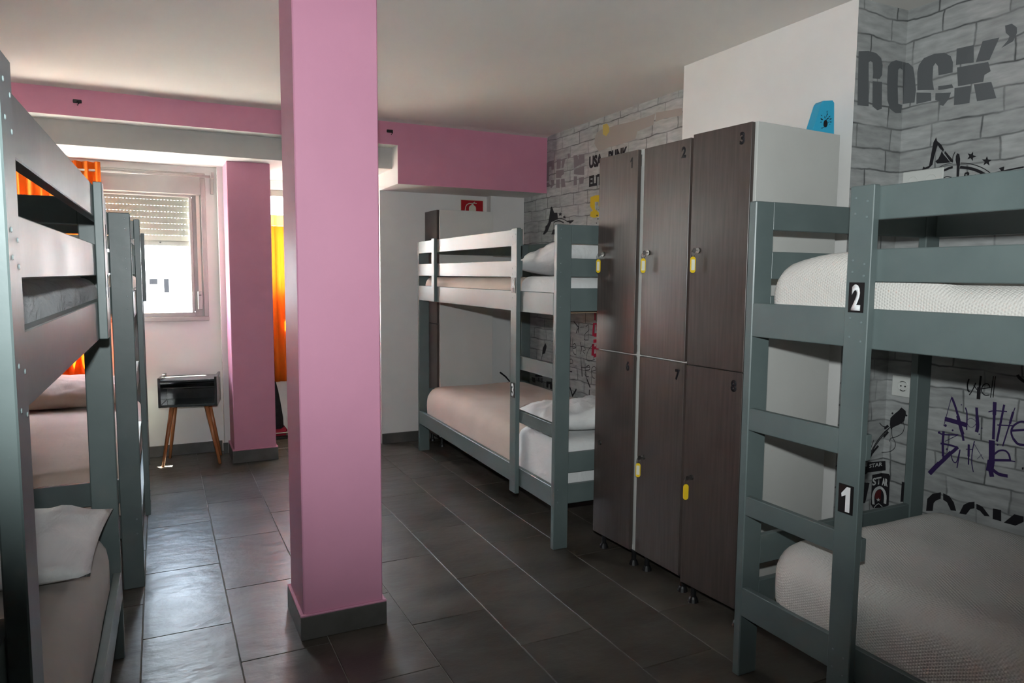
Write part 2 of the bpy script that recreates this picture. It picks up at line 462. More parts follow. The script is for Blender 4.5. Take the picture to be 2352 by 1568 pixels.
# ------------------------------------------------------------------ printed wallpaper motifs
DECALS = """y|P|grey|0|2.3904,2.143 2.4452,2.1515 2.4876,2.1496 2.5173,2.1352 2.5279,2.111 2.5274,2.0736 2.5151,2.0571 2.4755,2.054 2.4767,2.0741 2.4708,2.1127 2.4585,2.1166 2.4485,2.1097 2.4612,1.9491 2.3986,1.946
y|P|grey|0|2.4763,2.0439 2.5295,2.0481 2.5364,1.9478 2.5118,1.9395 2.4823,1.9514
y|P|grey|0|2.559,2.1104 2.5756,2.1291 2.604,2.139 2.6426,2.138 2.6453,2.1075 2.6285,2.1125 2.6189,2.1041 2.6209,2.0474 2.63,1.9769 2.6541,1.9748 2.6509,1.9432 2.6176,1.9397 2.5833,1.9528 2.566,1.9841 2.5587,2.054
x|P|grey|0|1.921,2.1381 1.9077,2.1332 1.8855,2.1102 1.8785,2.0802 1.8686,2.0214 1.8718,1.9749 1.921,1.9794
y|P|grey|0|2.6442,2.1373 2.66,2.1381 2.66,1.9794 2.6582,1.979
x|P|grey|0|1.8677,2.087 1.8628,2.1139 1.8439,2.1347 1.8023,2.1399 1.7634,2.1332 1.7386,2.1141 1.7286,2.0891 1.7276,2.0531 1.7813,2.0556 1.7855,2.0899 1.7961,2.104 1.8043,2.0946 1.8044,2.0441 1.7956,2.0052 1.8634,2.0193
x|P|grey|0|1.8665,2.0115 1.8069,1.9976 1.8035,1.9677 1.8637,1.9675
x|P|grey|0|1.7797,2.0155 1.7272,2.0103 1.7207,1.9967 1.7788,2.0006
x|P|grey|0|1.7889,1.9923 1.729,1.9815 1.7356,1.9603 1.7555,1.9386 1.7703,1.9448 1.7688,1.9582 1.7882,1.9668
x|P|grey|0|1.7177,2.1353 1.6557,2.1316 1.6516,2.0696 1.7167,2.0772
x|P|grey|0|1.6255,2.1362 1.5681,2.1329 1.5971,2.0643 1.6449,2.0688
x|P|grey|0|1.7123,2.0672 1.601,2.0589 1.5902,2.0241 1.611,2.0162 1.6138,1.9931 1.7041,1.9984
x|P|grey|0|1.7168,1.9945 1.6552,1.9895 1.6578,1.9285 1.7151,1.9326
x|P|grey|0|1.6465,1.9919 1.5855,1.9866 1.5646,1.9264 1.6313,1.9296
x|P|grey|0|1.5519,2.168 1.5296,2.1676 1.5124,2.1501 1.5111,2.1312 1.5215,2.1072 1.5593,2.0947 1.5382,2.1161 1.5349,2.1276 1.5482,2.1431
x|P|black|0|1.7856,1.8092 1.7754,1.8268 1.7711,1.8122 1.7545,1.7968 1.742,1.7757 1.7448,1.7677 1.7679,1.7967 1.7787,1.7554 1.7836,1.7259 1.7966,1.7146 1.8241,1.7098 1.8204,1.7242 1.8131,1.7189 1.7972,1.7234 1.7925,1.7574
x|P|black|0|1.7653,1.7921 1.7507,1.7728 1.7543,1.7605 1.7623,1.7445 1.773,1.7374 1.7657,1.7279 1.7322,1.7255 1.7147,1.7253 1.7431,1.7589 1.7583,1.7867
x|P|black|0|1.7384,1.771 1.7089,1.7371 1.7048,1.7239 1.7148,1.7274 1.7401,1.7627
x|P|black|0|1.6955,1.7457 1.6908,1.7555 1.683,1.7502 1.6787,1.7329 1.6786,1.6995 1.6795,1.6641 1.6881,1.6651 1.6899,1.7094 1.6956,1.7311
x|S|black|0.003|1.706,1.7262 1.7063,1.7312 1.7066,1.7384 1.7062,1.7452 1.7043,1.7512 1.7016,1.7571 1.6997,1.761
x|S|black|0.0022|1.76,1.7099 1.7556,1.7126 1.7489,1.7163 1.7406,1.7192 1.7289,1.7207 1.7152,1.7215 1.7058,1.722
x|S|black|0.003|1.6756,1.7179 1.668,1.7166 1.6568,1.7146 1.6458,1.7119 1.6353,1.7084 1.6243,1.7041 1.6142,1.6995 1.6046,1.6946 1.5953,1.6892 1.5869,1.6838 1.5788,1.6777 1.5711,1.6714 1.566,1.6671
x|S|black|0.0087|1.7349,1.6993 1.7302,1.7008 1.7235,1.7029 1.7177,1.7045 1.7132,1.7054 1.7094,1.706 1.7069,1.7063
x|S|black|0.0102|1.6745,1.7022 1.6668,1.7006 1.6556,1.6981 1.6447,1.6952 1.6348,1.6918 1.6245,1.6876 1.6151,1.6833 1.6055,1.6779 1.5962,1.672 1.5899,1.6679
x|P|black|0|1.6331,1.7522 1.6322,1.7398 1.6205,1.7334 1.632,1.7312 1.6321,1.7189 1.6402,1.7299 1.6522,1.7288 1.6456,1.7379 1.6528,1.7494 1.6406,1.744
x|P|black|0|1.5831,1.7297 1.5785,1.7169 1.5658,1.714 1.5756,1.7079 1.5719,1.6949 1.5827,1.7039 1.5932,1.6988 1.59,1.7105 1.6002,1.7204 1.5874,1.7186
x|P|black|0|1.5397,1.6818 1.5217,1.6854 1.5227,1.6717 1.5313,1.6718
x|P|black|0|1.5525,1.6704 1.5048,1.6744 1.4584,1.6782 1.458,1.6723 1.5045,1.6694
x|P|black|0|1.6616,1.6662 1.6583,1.6804 1.6481,1.6832 1.6415,1.6783 1.6419,1.668 1.648,1.6667 1.6496,1.6752 1.6549,1.6758 1.6541,1.6643
x|P|black|0|1.6273,1.6663 1.6204,1.6706 1.61,1.6673 1.6139,1.6647
x|S|black|0.003|1.7374,1.6708 1.7343,1.6721 1.7296,1.6739 1.7245,1.6746 1.7183,1.6734 1.7114,1.671 1.7067,1.6694
x|S|purple|0.0025|1.6531,0.8533 1.6758,0.7373
x|S|purple|0.0085|1.6513,0.8479 1.6481,0.8418 1.6434,0.8326 1.6383,0.8216 1.6323,0.8064 1.6258,0.7885 1.6213,0.7763
x|S|purple|0.0129|1.6244,0.7814 1.6211,0.7712 1.6164,0.7565 1.6122,0.744 1.6089,0.7351 1.6059,0.7278 1.6039,0.723
x|S|purple|0.0084|1.6054,0.7255 1.5989,0.6986
x|S|purple|0.017|1.6688,0.7646 1.6611,0.764 1.6496,0.7631 1.6372,0.7619 1.6225,0.7604 1.6062,0.7585 1.5951,0.7572
x|S|purple|0.005|1.5992,0.8197 1.5973,0.8156 1.5945,0.809 1.5923,0.7985 1.5911,0.7798 1.5903,0.7563 1.5898,0.74
x|S|purple|0.0017|1.5908,0.7763 1.5876,0.7788 1.5827,0.7823 1.5777,0.7843 1.5725,0.7841 1.5669,0.7826 1.5626,0.7802 1.5597,0.777 1.5579,0.7729 1.5578,0.7686 1.5598,0.7636 1.5636,0.7581 1.5676,0.7542 1.572,0.7524 1.577,0.752 1.5811,0.7529 1.5843,0.7557 1.5869,0.7598 1.5886,0.7627
x|S|purple|0.0098|1.5594,0.8252 1.5551,0.7885
x|S|purple|0.0126|1.5553,0.7913 1.5541,0.7833 1.5524,0.7717 1.5515,0.7615 1.5517,0.7535 1.5527,0.7464 1.5533,0.7417
x|S|purple|0.0128|1.4981,0.8546 1.4967,0.8156
x|S|purple|0.0096|1.4969,0.8183 1.4966,0.8065 1.4961,0.7892 1.4956,0.7724 1.4951,0.7555 1.4945,0.7381 1.4941,0.7264
x|S|purple|0.0038|1.5164,0.8197 1.5119,0.8217 1.5051,0.8246 1.4962,0.8271 1.4829,0.8289 1.467,0.8304 1.4561,0.8314
x|S|purple|0.0074|1.4663,0.8519 1.4681,0.8364 1.4707,0.8134 1.4734,0.7902 1.4763,0.7654 1.4793,0.7389 1.4814,0.7209
x|S|purple|0.0031|1.4302,0.8487 1.436,0.8265
x|S|purple|0.0078|1.4352,0.8319 1.4424,0.7934
x|S|purple|0.0047|1.4424,0.7934 1.4452,0.7809 1.4492,0.7626 1.4529,0.7458 1.4559,0.7312 1.4589,0.7172 1.4608,0.7078
x|S|purple|0.0048|1.4827,0.7781 1.4284,0.786
x|S|purple|0.0067|1.3971,0.8059 1.4003,0.8058 1.405,0.8053 1.4102,0.8035 1.4162,0.7995 1.423,0.794 1.4285,0.7881 1.4324,0.7817 1.4351,0.7746 1.4365,0.7679 1.4365,0.7616 1.4352,0.7554 1.4333,0.7499 1.4306,0.7444 1.4273,0.7391 1.425,0.7356
x|S|purple|0.0089|1.4264,0.738 1.4229,0.7342 1.4178,0.7288 1.4121,0.7251 1.405,0.7243 1.3971,0.725 1.3916,0.7256
x|S|purple|0.0079|1.4321,0.7682 1.3952,0.7782
x|S|purple|0.0097|1.6749,0.7143 1.6752,0.7062 1.6756,0.6938 1.6755,0.6794 1.6743,0.66 1.6725,0.6376 1.6712,0.6221
x|S|purple|0.0057|1.6929,0.7083 1.6893,0.7068 1.6833,0.7048 1.6736,0.7044 1.6563,0.707 1.6348,0.7111 1.62,0.714
x|S|purple|0.0025|1.62,0.714 1.6662,0.6799
x|S|purple|0.0074|1.6815,0.6679 1.6728,0.6684 1.6602,0.6691 1.6483,0.6694 1.637,0.6686 1.6258,0.6674 1.6183,0.6665
x|S|purple|0.0123|1.6197,0.6656 1.6248,0.6594 1.6325,0.65 1.6407,0.6408 1.6501,0.6312 1.6606,0.6211 1.6678,0.6142
x|S|purple|0.0147|1.6435,0.6402 1.6505,0.6308 1.6607,0.6172 1.6701,0.6049 1.6785,0.5948 1.6865,0.5854 1.692,0.5791
x|S|purple|0.0172|1.6865,0.5863 1.6908,0.5807 1.6971,0.5725 1.7029,0.5646 1.7081,0.5572 1.7132,0.5499 1.7167,0.5449
x|S|purple|0.0037|1.6423,0.6433 1.6405,0.6357 1.6378,0.6248 1.6348,0.6163 1.6315,0.6112 1.6277,0.6081 1.6243,0.6073 1.6215,0.6082 1.6189,0.6113 1.6165,0.6178 1.6139,0.6307 1.6112,0.6476 1.6094,0.6594
x|S|purple|0.0042|1.6086,0.6596 1.6093,0.6515 1.6104,0.6396 1.6115,0.6275 1.6129,0.6144 1.6143,0.6004 1.6153,0.5908
x|S|purple|0.0083|1.578,0.6848 1.5761,0.6444
x|S|purple|0.005|1.5759,0.6444 1.5746,0.6137
x|S|purple|0.0028|1.5864,0.6674 1.5649,0.6717
x|S|purple|0.0038|1.5588,0.7029 1.5604,0.6923 1.5627,0.6765 1.5642,0.6612 1.5644,0.6469 1.5639,0.6322 1.5628,0.6194 1.5605,0.6078 1.5575,0.5972 1.5554,0.5903
x|S|purple|0.0019|1.5581,0.6919 1.523,0.6443
x|S|purple|0.0016|1.544,0.6407 1.5294,0.6608
x|S|purple|0.021|1.4984,0.7132 1.4974,0.6996 1.496,0.6799 1.495,0.6633 1.4948,0.6516 1.4949,0.6421 1.495,0.6359
x|S|purple|0.0256|1.4964,0.6383 1.4986,0.613
x|S|purple|0.0162|1.4975,0.616 1.4908,0.5929
x|S|purple|0.0118|1.4925,0.6173 1.4864,0.6134 1.4775,0.608 1.4685,0.6042 1.4586,0.6033 1.448,0.604 1.4408,0.6045
x|S|purple|0.0064|1.4858,0.6723 1.4824,0.6766 1.4772,0.6829 1.4716,0.6878 1.4652,0.6906 1.458,0.6923 1.4517,0.6923 1.4466,0.6903 1.4421,0.6865 1.4386,0.6818 1.4359,0.6752 1.434,0.6672 1.4328,0.6617
x|S|purple|0.0091|1.4844,0.6507 1.4323,0.6624
x|S|purple|0.0042|1.4347,0.6607 1.4175,0.6614
x|S|black2|0.005|1.5939,0.9267 1.5953,0.9216 1.5971,0.9141 1.5981,0.9066 1.5974,0.8988 1.5958,0.8905 1.5947,0.8848
x|S|black2|0.0061|1.5954,0.8875 1.5896,0.8814
x|S|black2|0.0038|1.5689,0.9163 1.5708,0.9103 1.5737,0.9015 1.5768,0.893 1.5807,0.8847 1.585,0.8762 1.588,0.8705
x|S|black2|0.0071|1.5521,0.9433 1.5545,0.8991
x|S|black2|0.0131|1.5558,0.8989 1.5555,0.8631
x|S|black2|0.0033|1.575,0.9071 1.5577,0.8876
x|S|black2|0.0033|1.5452,0.899 1.5158,0.908
x|S|black2|0.0038|1.517,0.9073 1.5191,0.911 1.5222,0.9162 1.5256,0.9196 1.5297,0.9202 1.5344,0.919 1.5385,0.9164 1.5419,0.9119 1.5449,0.9058 1.5466,0.9002 1.547,0.8954 1.5462,0.8908 1.5444,0.8868 1.5415,0.883 1.5375,0.8796 1.5333,0.8776 1.5283,0.8777 1.5228,0.8792 1.5191,0.8803
x|S|black2|0.0032|1.509,0.9489 1.5097,0.9374 1.5108,0.9205 1.5117,0.9053 1.5124,0.8926 1.5131,0.8809 1.5135,0.873
x|S|black2|0.0032|1.5019,0.9499 1.5025,0.9383 1.5034,0.9215 1.5041,0.9064 1.5045,0.8938 1.5048,0.8822 1.505,0.8744
x|S|black2|0.0104|1.4282,0.9621 1.4272,0.9604 1.4255,0.9578 1.4229,0.955 1.4182,0.9516 1.4124,0.9478 1.4083,0.9452
x|P|purple|0|1.6636,0.7411 1.6648,0.7372 1.6684,0.735 1.6721,0.7358 1.6738,0.7391 1.6726,0.7431 1.669,0.7453 1.6653,0.7445
x|P|purple|0|1.637,0.7283 1.6379,0.7255 1.6404,0.7239 1.6431,0.7244 1.6443,0.7268 1.6434,0.7296 1.6409,0.7312 1.6382,0.7307
x|P|purple|0|1.6117,0.8294 1.6123,0.8275 1.614,0.8265 1.6158,0.8269 1.6166,0.8286 1.616,0.8305 1.6143,0.8315 1.6125,0.8311
x|P|purple|0|1.5331,0.7568 1.5337,0.7547 1.5355,0.7536 1.5374,0.754 1.5383,0.7558 1.5377,0.7578 1.5359,0.759 1.534,0.7586
x|P|purple|0|1.5408,0.7331 1.5414,0.7311 1.5432,0.7299 1.5451,0.7303 1.546,0.7321 1.5454,0.7342 1.5436,0.7353 1.5417,0.7349
x|P|purple|0|1.6532,0.6524 1.6542,0.6493 1.6569,0.6475 1.6598,0.648 1.6612,0.6506 1.6602,0.6537 1.6574,0.6555 1.6545,0.6549
x|P|purple|0|1.4745,0.7088 1.4754,0.7059 1.4778,0.7043 1.4803,0.7049 1.4815,0.7073 1.4807,0.7102 1.4783,0.7118 1.4757,0.7112
x|P|purple|0|1.6862,0.7097 1.6875,0.7057 1.6911,0.7035 1.6949,0.7042 1.6967,0.7076 1.6954,0.7116 1.6918,0.7138 1.688,0.713
x|P|black|0|1.8518,0.7787 1.8327,0.7676 1.8303,0.7542 1.8364,0.7258 1.8528,0.7103 1.8812,0.6922 1.8924,0.6799 1.8981,0.7016 1.8969,0.7271 1.8793,0.7479 1.8631,0.7633
x|P|black|0|1.8847,0.7485 1.8858,0.7454 1.8887,0.7437 1.8918,0.7443 1.8933,0.7469 1.8922,0.75 1.8892,0.7517 1.8861,0.7511
x|P|black|0|1.8238,0.7504 1.8249,0.7474 1.8277,0.7458 1.8307,0.7464 1.8321,0.7489 1.831,0.7519 1.8282,0.7536 1.8252,0.753
x|P|black|0|1.8358,0.7324 1.8368,0.7294 1.8397,0.7277 1.8427,0.7283 1.8441,0.7309 1.843,0.7339 1.8402,0.7356 1.8371,0.7349
x|P|black|0|1.8411,0.7175 1.8422,0.7145 1.8451,0.7127 1.8481,0.7133 1.8495,0.7159 1.8484,0.7189 1.8455,0.7206 1.8425,0.72
x|P|black|0|1.8952,0.6915 1.9051,0.6819 1.9027,0.6793 1.8928,0.6889
x|P|black|0|1.9039,0.6831 1.918,0.6691 1.9155,0.6666 1.9014,0.6806
x|P|black|0|1.9168,0.6703 1.921,0.6656 1.921,0.6604 1.9142,0.668
y|P|black|0|2.66,0.6656 2.6473,0.6584 2.6509,0.6552 2.66,0.6604
y|P|black|0|2.6487,0.6593 2.6328,0.6472 2.6367,0.6442 2.6526,0.6563
y|P|black|0|2.6341,0.6482 2.6185,0.6343 2.6225,0.6314 2.6381,0.6454
y|P|black|0|2.6197,0.6354 2.6055,0.6212 2.6096,0.6184 2.6237,0.6326
y|P|black|0|2.6066,0.6224 2.5927,0.606 2.5968,0.6034 2.6107,0.6197
y|P|black|0|2.5937,0.6072 2.5804,0.5898 2.5845,0.5872 2.5979,0.6047
y|P|black|0|2.5814,0.5911 2.5721,0.5788 2.5762,0.5762 2.5855,0.5885
x|P|black|0|1.903,0.6823 1.9111,0.6722 1.9084,0.67 1.9003,0.6801
x|P|black|0|1.91,0.6736 1.921,0.6599 1.921,0.6586 1.9189,0.6569 1.9073,0.6714
y|P|black|0|2.66,0.6599 2.6592,0.6593 2.66,0.6586
x|P|black|0|1.9206,0.6604 1.921,0.6599 1.921,0.654 1.9178,0.6584
y|P|black|0|2.66,0.6599 2.6444,0.6482 2.6483,0.6452 2.66,0.654
y|P|black|0|2.6457,0.6493 2.6294,0.6359 2.6333,0.633 2.6497,0.6464
y|P|black|0|2.6307,0.637 2.6135,0.6215 2.6175,0.6186 2.6347,0.6342
y|P|black|0|2.6147,0.6226 2.5993,0.6066 2.6033,0.6038 2.6188,0.6198
y|P|black|0|2.6003,0.6077 2.5864,0.5887 2.5906,0.5862 2.6045,0.6052
y|P|black|0|2.5873,0.59 2.5744,0.5695 2.5787,0.5671 2.5915,0.5876
y|P|black|0|2.5752,0.5709 2.5665,0.5564 2.5708,0.554 2.5795,0.5685
x|P|black|0|1.9073,0.6979 1.921,0.6852 1.921,0.6771 1.9182,0.6741 1.9005,0.6905
y|P|black|0|2.66,0.6852 2.6544,0.6828 2.66,0.6771
x|P|black|0|1.9065,0.6719 1.921,0.6522 1.921,0.6398 1.9197,0.6388 1.8992,0.6665
y|P|black|0|2.66,0.6522 2.6518,0.6462 2.66,0.6398
y|P|black|0|2.6212,0.6134 2.6085,0.604 2.6172,0.597 2.63,0.6064
y|P|black|0|2.6117,0.6064 2.5945,0.5939 2.6032,0.5868 2.6204,0.5993
y|P|black|0|2.5974,0.5961 2.5832,0.5837 2.5921,0.577 2.6064,0.5894
y|P|black|0|2.5854,0.5861 2.5759,0.5735 2.5855,0.5675 2.5951,0.5801
y|P|black|0|2.5777,0.5763 2.5705,0.5632 2.5804,0.5578 2.5877,0.5709
y|P|black|0|2.5722,0.5664 2.567,0.5565 2.5769,0.5512 2.5822,0.561
y|P|black|0|2.5943,0.6382 2.5899,0.6284 2.5931,0.6268 2.5976,0.6367
y|P|black|0|2.5903,0.6295 2.584,0.6157 2.5872,0.6141 2.5936,0.6279
y|P|black|0|2.5845,0.6167 2.5781,0.6032 2.5813,0.6016 2.5877,0.6151
y|P|black|0|2.5786,0.6043 2.5724,0.5908 2.5756,0.5892 2.5818,0.6027
y|P|black|0|2.5729,0.5919 2.5666,0.578 2.5698,0.5763 2.5761,0.5903
y|P|black|0|2.5671,0.579 2.5624,0.5694 2.5656,0.5677 2.5703,0.5774
x|S|black|0.0024|1.8405,0.725 1.8385,0.7183 1.8358,0.7083 1.8347,0.6988 1.8357,0.6906 1.8383,0.6824 1.8427,0.6748 1.8499,0.6675 1.8594,0.6603 1.8681,0.6546 1.8759,0.6508 1.8835,0.6482 1.8891,0.6451 1.8923,0.64 1.8939,0.6342 1.8947,0.6302
x|P|black|0|1.8888,0.6891 1.8883,0.6784 1.8858,0.6785 1.8863,0.6892
x|P|black|0|1.8884,0.6797 1.8875,0.6648 1.885,0.6649 1.8859,0.6798
x|P|black|0|1.8876,0.6659 1.8853,0.6529 1.8829,0.6533 1.8852,0.6663
x|P|black|0|1.8856,0.6536 1.8804,0.6443 1.8782,0.6456 1.8834,0.6549
x|P|black|0|1.881,0.6451 1.874,0.6372 1.8721,0.6389 1.8791,0.6468
x|P|black|0|1.8749,0.6384 1.87,0.6304 1.8679,0.6317 1.8728,0.6397
x|P|black|0|1.8706,0.632 1.869,0.6232 1.8666,0.6236 1.8682,0.6324
x|P|black|0|1.8691,0.6247 1.8695,0.6154 1.867,0.6153 1.8666,0.6246
x|P|black|0|1.8692,0.617 1.872,0.6084 1.8696,0.6076 1.8668,0.6162
x|P|black|0|1.8713,0.6098 1.8767,0.6018 1.8746,0.6004 1.8692,0.6084
x|P|black|0|1.8757,0.6029 1.8836,0.5952 1.8819,0.5934 1.874,0.6011
x|P|black|0|1.8825,0.5961 1.8923,0.5895 1.8909,0.5874 1.8811,0.594
x|P|black|0|1.891,0.5902 1.9047,0.5846 1.9037,0.5823 1.89,0.5879
x|P|black|0|1.9033,0.5851 1.9195,0.5804 1.9189,0.578 1.9027,0.5827
x|P|black|0|1.9183,0.5808 1.921,0.58 1.921,0.5774 1.9177,0.5784
y|P|black|0|2.66,0.58 2.6475,0.5809 2.6485,0.5783 2.66,0.5774
y|P|black|0|2.6237,0.7051 2.6295,0.6998 2.6323,0.7013 2.6265,0.7066
y|P|black|0|2.628,0.7011 2.6361,0.694 2.6388,0.6956 2.6308,0.7027
y|P|black|0|2.6347,0.6951 2.6432,0.6894 2.6453,0.6914 2.6369,0.6971
y|P|black|0|2.642,0.69 2.6514,0.6866 2.6521,0.6893 2.6427,0.6928
y|P|black|0|2.6498,0.687 2.6598,0.6849 2.6598,0.6879 2.6497,0.69
x|P|black|0|1.921,0.6848 1.9172,0.685 1.9173,0.688 1.921,0.6878
y|P|black|0|2.6578,0.6853 2.66,0.6848 2.66,0.6878 2.6576,0.6883
x|P|black|0|1.921,0.5424 1.9077,0.5466 1.9042,0.5074 1.921,0.5014
y|P|black|0|2.5661,0.5476 2.66,0.5424 2.66,0.5014 2.5671,0.5053
x|P|black|0|1.921,0.4914 1.8898,0.4967 1.8833,0.4887 1.8817,0.366 1.9095,0.3489 1.921,0.3449
y|P|black|0|2.5978,0.4914 2.6523,0.4927 2.66,0.4914 2.66,0.3449 2.6152,0.3496 2.5987,0.368
y|P|black|0|2.5468,0.4669 2.584,0.4599 2.5685,0.3951 2.5625,0.378 2.5449,0.3788
y|P|black|0|2.5454,0.5306 2.5652,0.5309 2.5674,0.5027 2.5445,0.4952
y|P|white|0|2.6216,0.3636 2.6191,0.3779 2.6042,0.3816 2.6067,0.3674
y|P|white|0|2.6201,0.372 2.617,0.3901 2.602,0.3937 2.6052,0.3758
y|P|white|0|2.6177,0.3837 2.617,0.4004 2.602,0.4052 2.6026,0.3886
y|P|white|0|2.6166,0.3941 2.6195,0.4084 2.6045,0.415 2.6016,0.4007
y|P|white|0|2.6178,0.4029 2.6234,0.4162 2.6088,0.424 2.6032,0.4107
y|P|white|0|2.6204,0.4111 2.6288,0.4218 2.615,0.431 2.6067,0.4204
y|P|white|0|2.624,0.4175 2.6364,0.425 2.6243,0.4359 2.612,0.4284
y|P|white|0|2.6301,0.4223 2.6457,0.4269 2.6357,0.4387 2.6201,0.434
y|P|white|0|2.6377,0.4257 2.6544,0.4262 2.6475,0.4386 2.6309,0.438
x|P|white|0|1.921,0.4234 1.9196,0.4236 1.9207,0.4348 1.921,0.4348
y|P|white|0|2.6444,0.4274 2.66,0.4234 2.66,0.4348 2.6429,0.4391
x|P|white|0|1.921,0.4226 1.9142,0.4209 1.9115,0.4319 1.921,0.4342
y|P|white|0|2.6516,0.4268 2.66,0.4226 2.66,0.4342 2.6553,0.4366
x|P|white|0|1.9209,0.4237 1.9101,0.4172 1.9043,0.4269 1.9151,0.4334
x|P|white|0|1.9158,0.4221 1.9077,0.4122 1.8989,0.4194 1.907,0.4293
x|P|white|0|1.9114,0.4182 1.9057,0.4056 1.8954,0.4103 1.9011,0.4229
x|P|white|0|1.9079,0.4117 1.9041,0.3979 1.8932,0.4009 1.897,0.4147
x|P|white|0|1.9053,0.4044 1.9038,0.3882 1.8925,0.3892 1.894,0.4054
x|P|white|0|1.904,0.3944 1.9042,0.3767 1.8929,0.3766 1.8927,0.3943
x|P|white|0|1.9041,0.3824 1.9043,0.3685 1.893,0.3684 1.8928,0.3823
x|P|darkred|0|1.9049,0.4021 1.9073,0.3897 1.9153,0.3789 1.921,0.3756 1.921,0.4186 1.9177,0.4187 1.9087,0.4126
y|P|darkred|0|2.66,0.3756 2.6521,0.3751 2.6359,0.3805 2.6235,0.3907 2.6183,0.403 2.6217,0.4142 2.6326,0.4213 2.6483,0.4224 2.66,0.4186
y|P|white|0|2.6418,0.3905 2.6457,0.3839 2.6554,0.3823 2.6481,0.3792 2.6513,0.3723 2.6429,0.3771 2.6352,0.3746 2.6372,0.3806 2.6293,0.3858 2.639,0.3847
y|P|white|0|2.6198,0.3495 2.627,0.3547 2.6241,0.3572 2.6169,0.352
y|P|white|0|2.6259,0.354 2.6362,0.3608 2.6333,0.3633 2.6231,0.3565
y|P|white|0|2.6347,0.3602 2.6459,0.3631 2.6436,0.3659 2.6324,0.3629
y|P|white|0|2.6431,0.3634 2.656,0.3586 2.6561,0.3612 2.6432,0.3659
x|P|white|0|1.921,0.3558 1.9156,0.3537 1.9146,0.3561 1.921,0.3585
y|P|white|0|2.6537,0.3597 2.66,0.3558 2.66,0.3585 2.655,0.3617
x|P|white|0|1.9168,0.3542 1.9096,0.351 1.9086,0.3534 1.9158,0.3566
x|P|black|0|1.8305,0.4798 1.8057,0.4789 1.8047,0.4041 1.8316,0.3962
x|P|black|0|1.7979,0.4785 1.7907,0.4804 1.7899,0.4508 1.7981,0.4485
x|P|black|0|1.7232,0.3913 1.7214,0.4407 1.7023,0.4656 1.6695,0.4811 1.6688,0.4559 1.6863,0.4436 1.6952,0.4313 1.6971,0.3992
x|P|black|0|1.6608,0.4798 1.636,0.4749 1.6185,0.4564 1.6073,0.4267 1.6279,0.4228 1.6437,0.4489 1.6592,0.4549
x|P|black|0|1.5954,0.4209 1.582,0.4578 1.5628,0.4737 1.5433,0.4808 1.5418,0.4568 1.5567,0.4491 1.5707,0.4239
x|P|black|0|1.5364,0.4759 1.5144,0.471 1.4869,0.4431 1.5058,0.4395 1.5218,0.4528 1.5351,0.4556
x|P|black|0|1.4785,0.4751 1.4503,0.4782 1.4476,0.4376 1.4768,0.4373
x|P|black|0|1.4068,0.4761 1.3764,0.4777 1.3751,0.4586 1.4001,0.4374 1.4385,0.436
x|P|black|0|1.3938,0.6461 1.3881,0.6488 1.3875,0.6403 1.3933,0.6389
x|S|black|0.0072|4.3231,0.9621 4.3308,0.8949
x|S|black|0.0078|4.3922,0.9681 4.3846,0.9633 4.3733,0.9562 4.3619,0.9493 4.3494,0.9426 4.3361,0.9357 4.327,0.9311
x|S|black|0.0066|4.327,0.9311 4.36,0.8875
x|S|black|0.0045|4.2315,0.9402 4.2223,0.9466 4.2091,0.9551 4.1993,0.9574 4.1934,0.949 4.1903,0.9342 4.1934,0.9202 4.2075,0.9089 4.2286,0.8975 4.2439,0.8862 4.2507,0.8732 4.2522,0.8595 4.2475,0.8505 4.2326,0.8484 4.211,0.8505 4.1959,0.8523
x|S|black|0.003|4.1934,0.9202 4.1959,0.8523
x|S|black|0.0031|4.3124,0.9295 4.2504,0.9389
x|S|black|0.0047|4.4594,0.8537 4.4506,0.7281
x|S|black|0.0037|4.432,0.8559 4.4404,0.7291
x|S|black|0.0042|4.4017,0.8531 4.4207,0.7469
x|S|black|0.0042|4.4779,0.7835 4.3618,0.7865
x|S|black|0.0057|4.3963,0.7728 4.3841,0.7752 4.3671,0.779 4.3568,0.7843 4.3575,0.7937 4.3645,0.8051 4.3725,0.8114 4.3816,0.8103 4.3923,0.8042 4.4,0.7959 4.4037,0.7849 4.4047,0.7711 4.4029,0.7591 4.3972,0.7495 4.3884,0.7411 4.3801,0.7353 4.3726,0.7326 4.3652,0.7322 4.3602,0.7321
x|S|black|0.0066|4.2994,0.8256 4.2945,0.8156 4.2875,0.8008 4.2837,0.7861 4.2855,0.7709 4.2904,0.755 4.294,0.7441
x|S|black|0.0066|4.2936,0.7954 4.2603,0.8036
x|S|black|0.0041|4.2651,0.8032 4.2523,0.7973 4.2349,0.7888 4.2264,0.7814 4.2355,0.7764 4.2536,0.7722 4.2639,0.7676 4.2582,0.7614 4.2447,0.7547 4.2348,0.7502
x|S|black|0.004|4.1306,0.828 4.1466,0.8173 4.1698,0.8012 4.189,0.7851 4.2015,0.7688 4.2106,0.7515 4.2155,0.737 4.2158,0.7256 4.212,0.7163 4.2052,0.7102 4.1957,0.7074 4.1828,0.7074 4.1679,0.7093 4.1478,0.7141 4.1247,0.721 4.109,0.7258
x|S|black|0.0089|4.4605,0.7165 4.4613,0.6996 4.4625,0.6748 4.4637,0.6526 4.4651,0.6337 4.4665,0.6161 4.4675,0.6044
x|S|black|0.0052|4.4486,0.6596 4.4331,0.6611 4.4116,0.6636 4.3981,0.668 4.3978,0.6769 4.405,0.6881 4.414,0.6951 4.4255,0.6944 4.4396,0.6896 4.4493,0.686
x|S|black|0.0074|4.4527,0.6274 4.4492,0.6202 4.4436,0.6099 4.4367,0.6029 4.4266,0.6014 4.4145,0.6028 4.4063,0.604
x|S|black|0.0026|4.3672,0.6376 4.362,0.6447 4.3544,0.6541 4.3479,0.6555 4.3431,0.6421 4.3391,0.6204 4.3365,0.6049
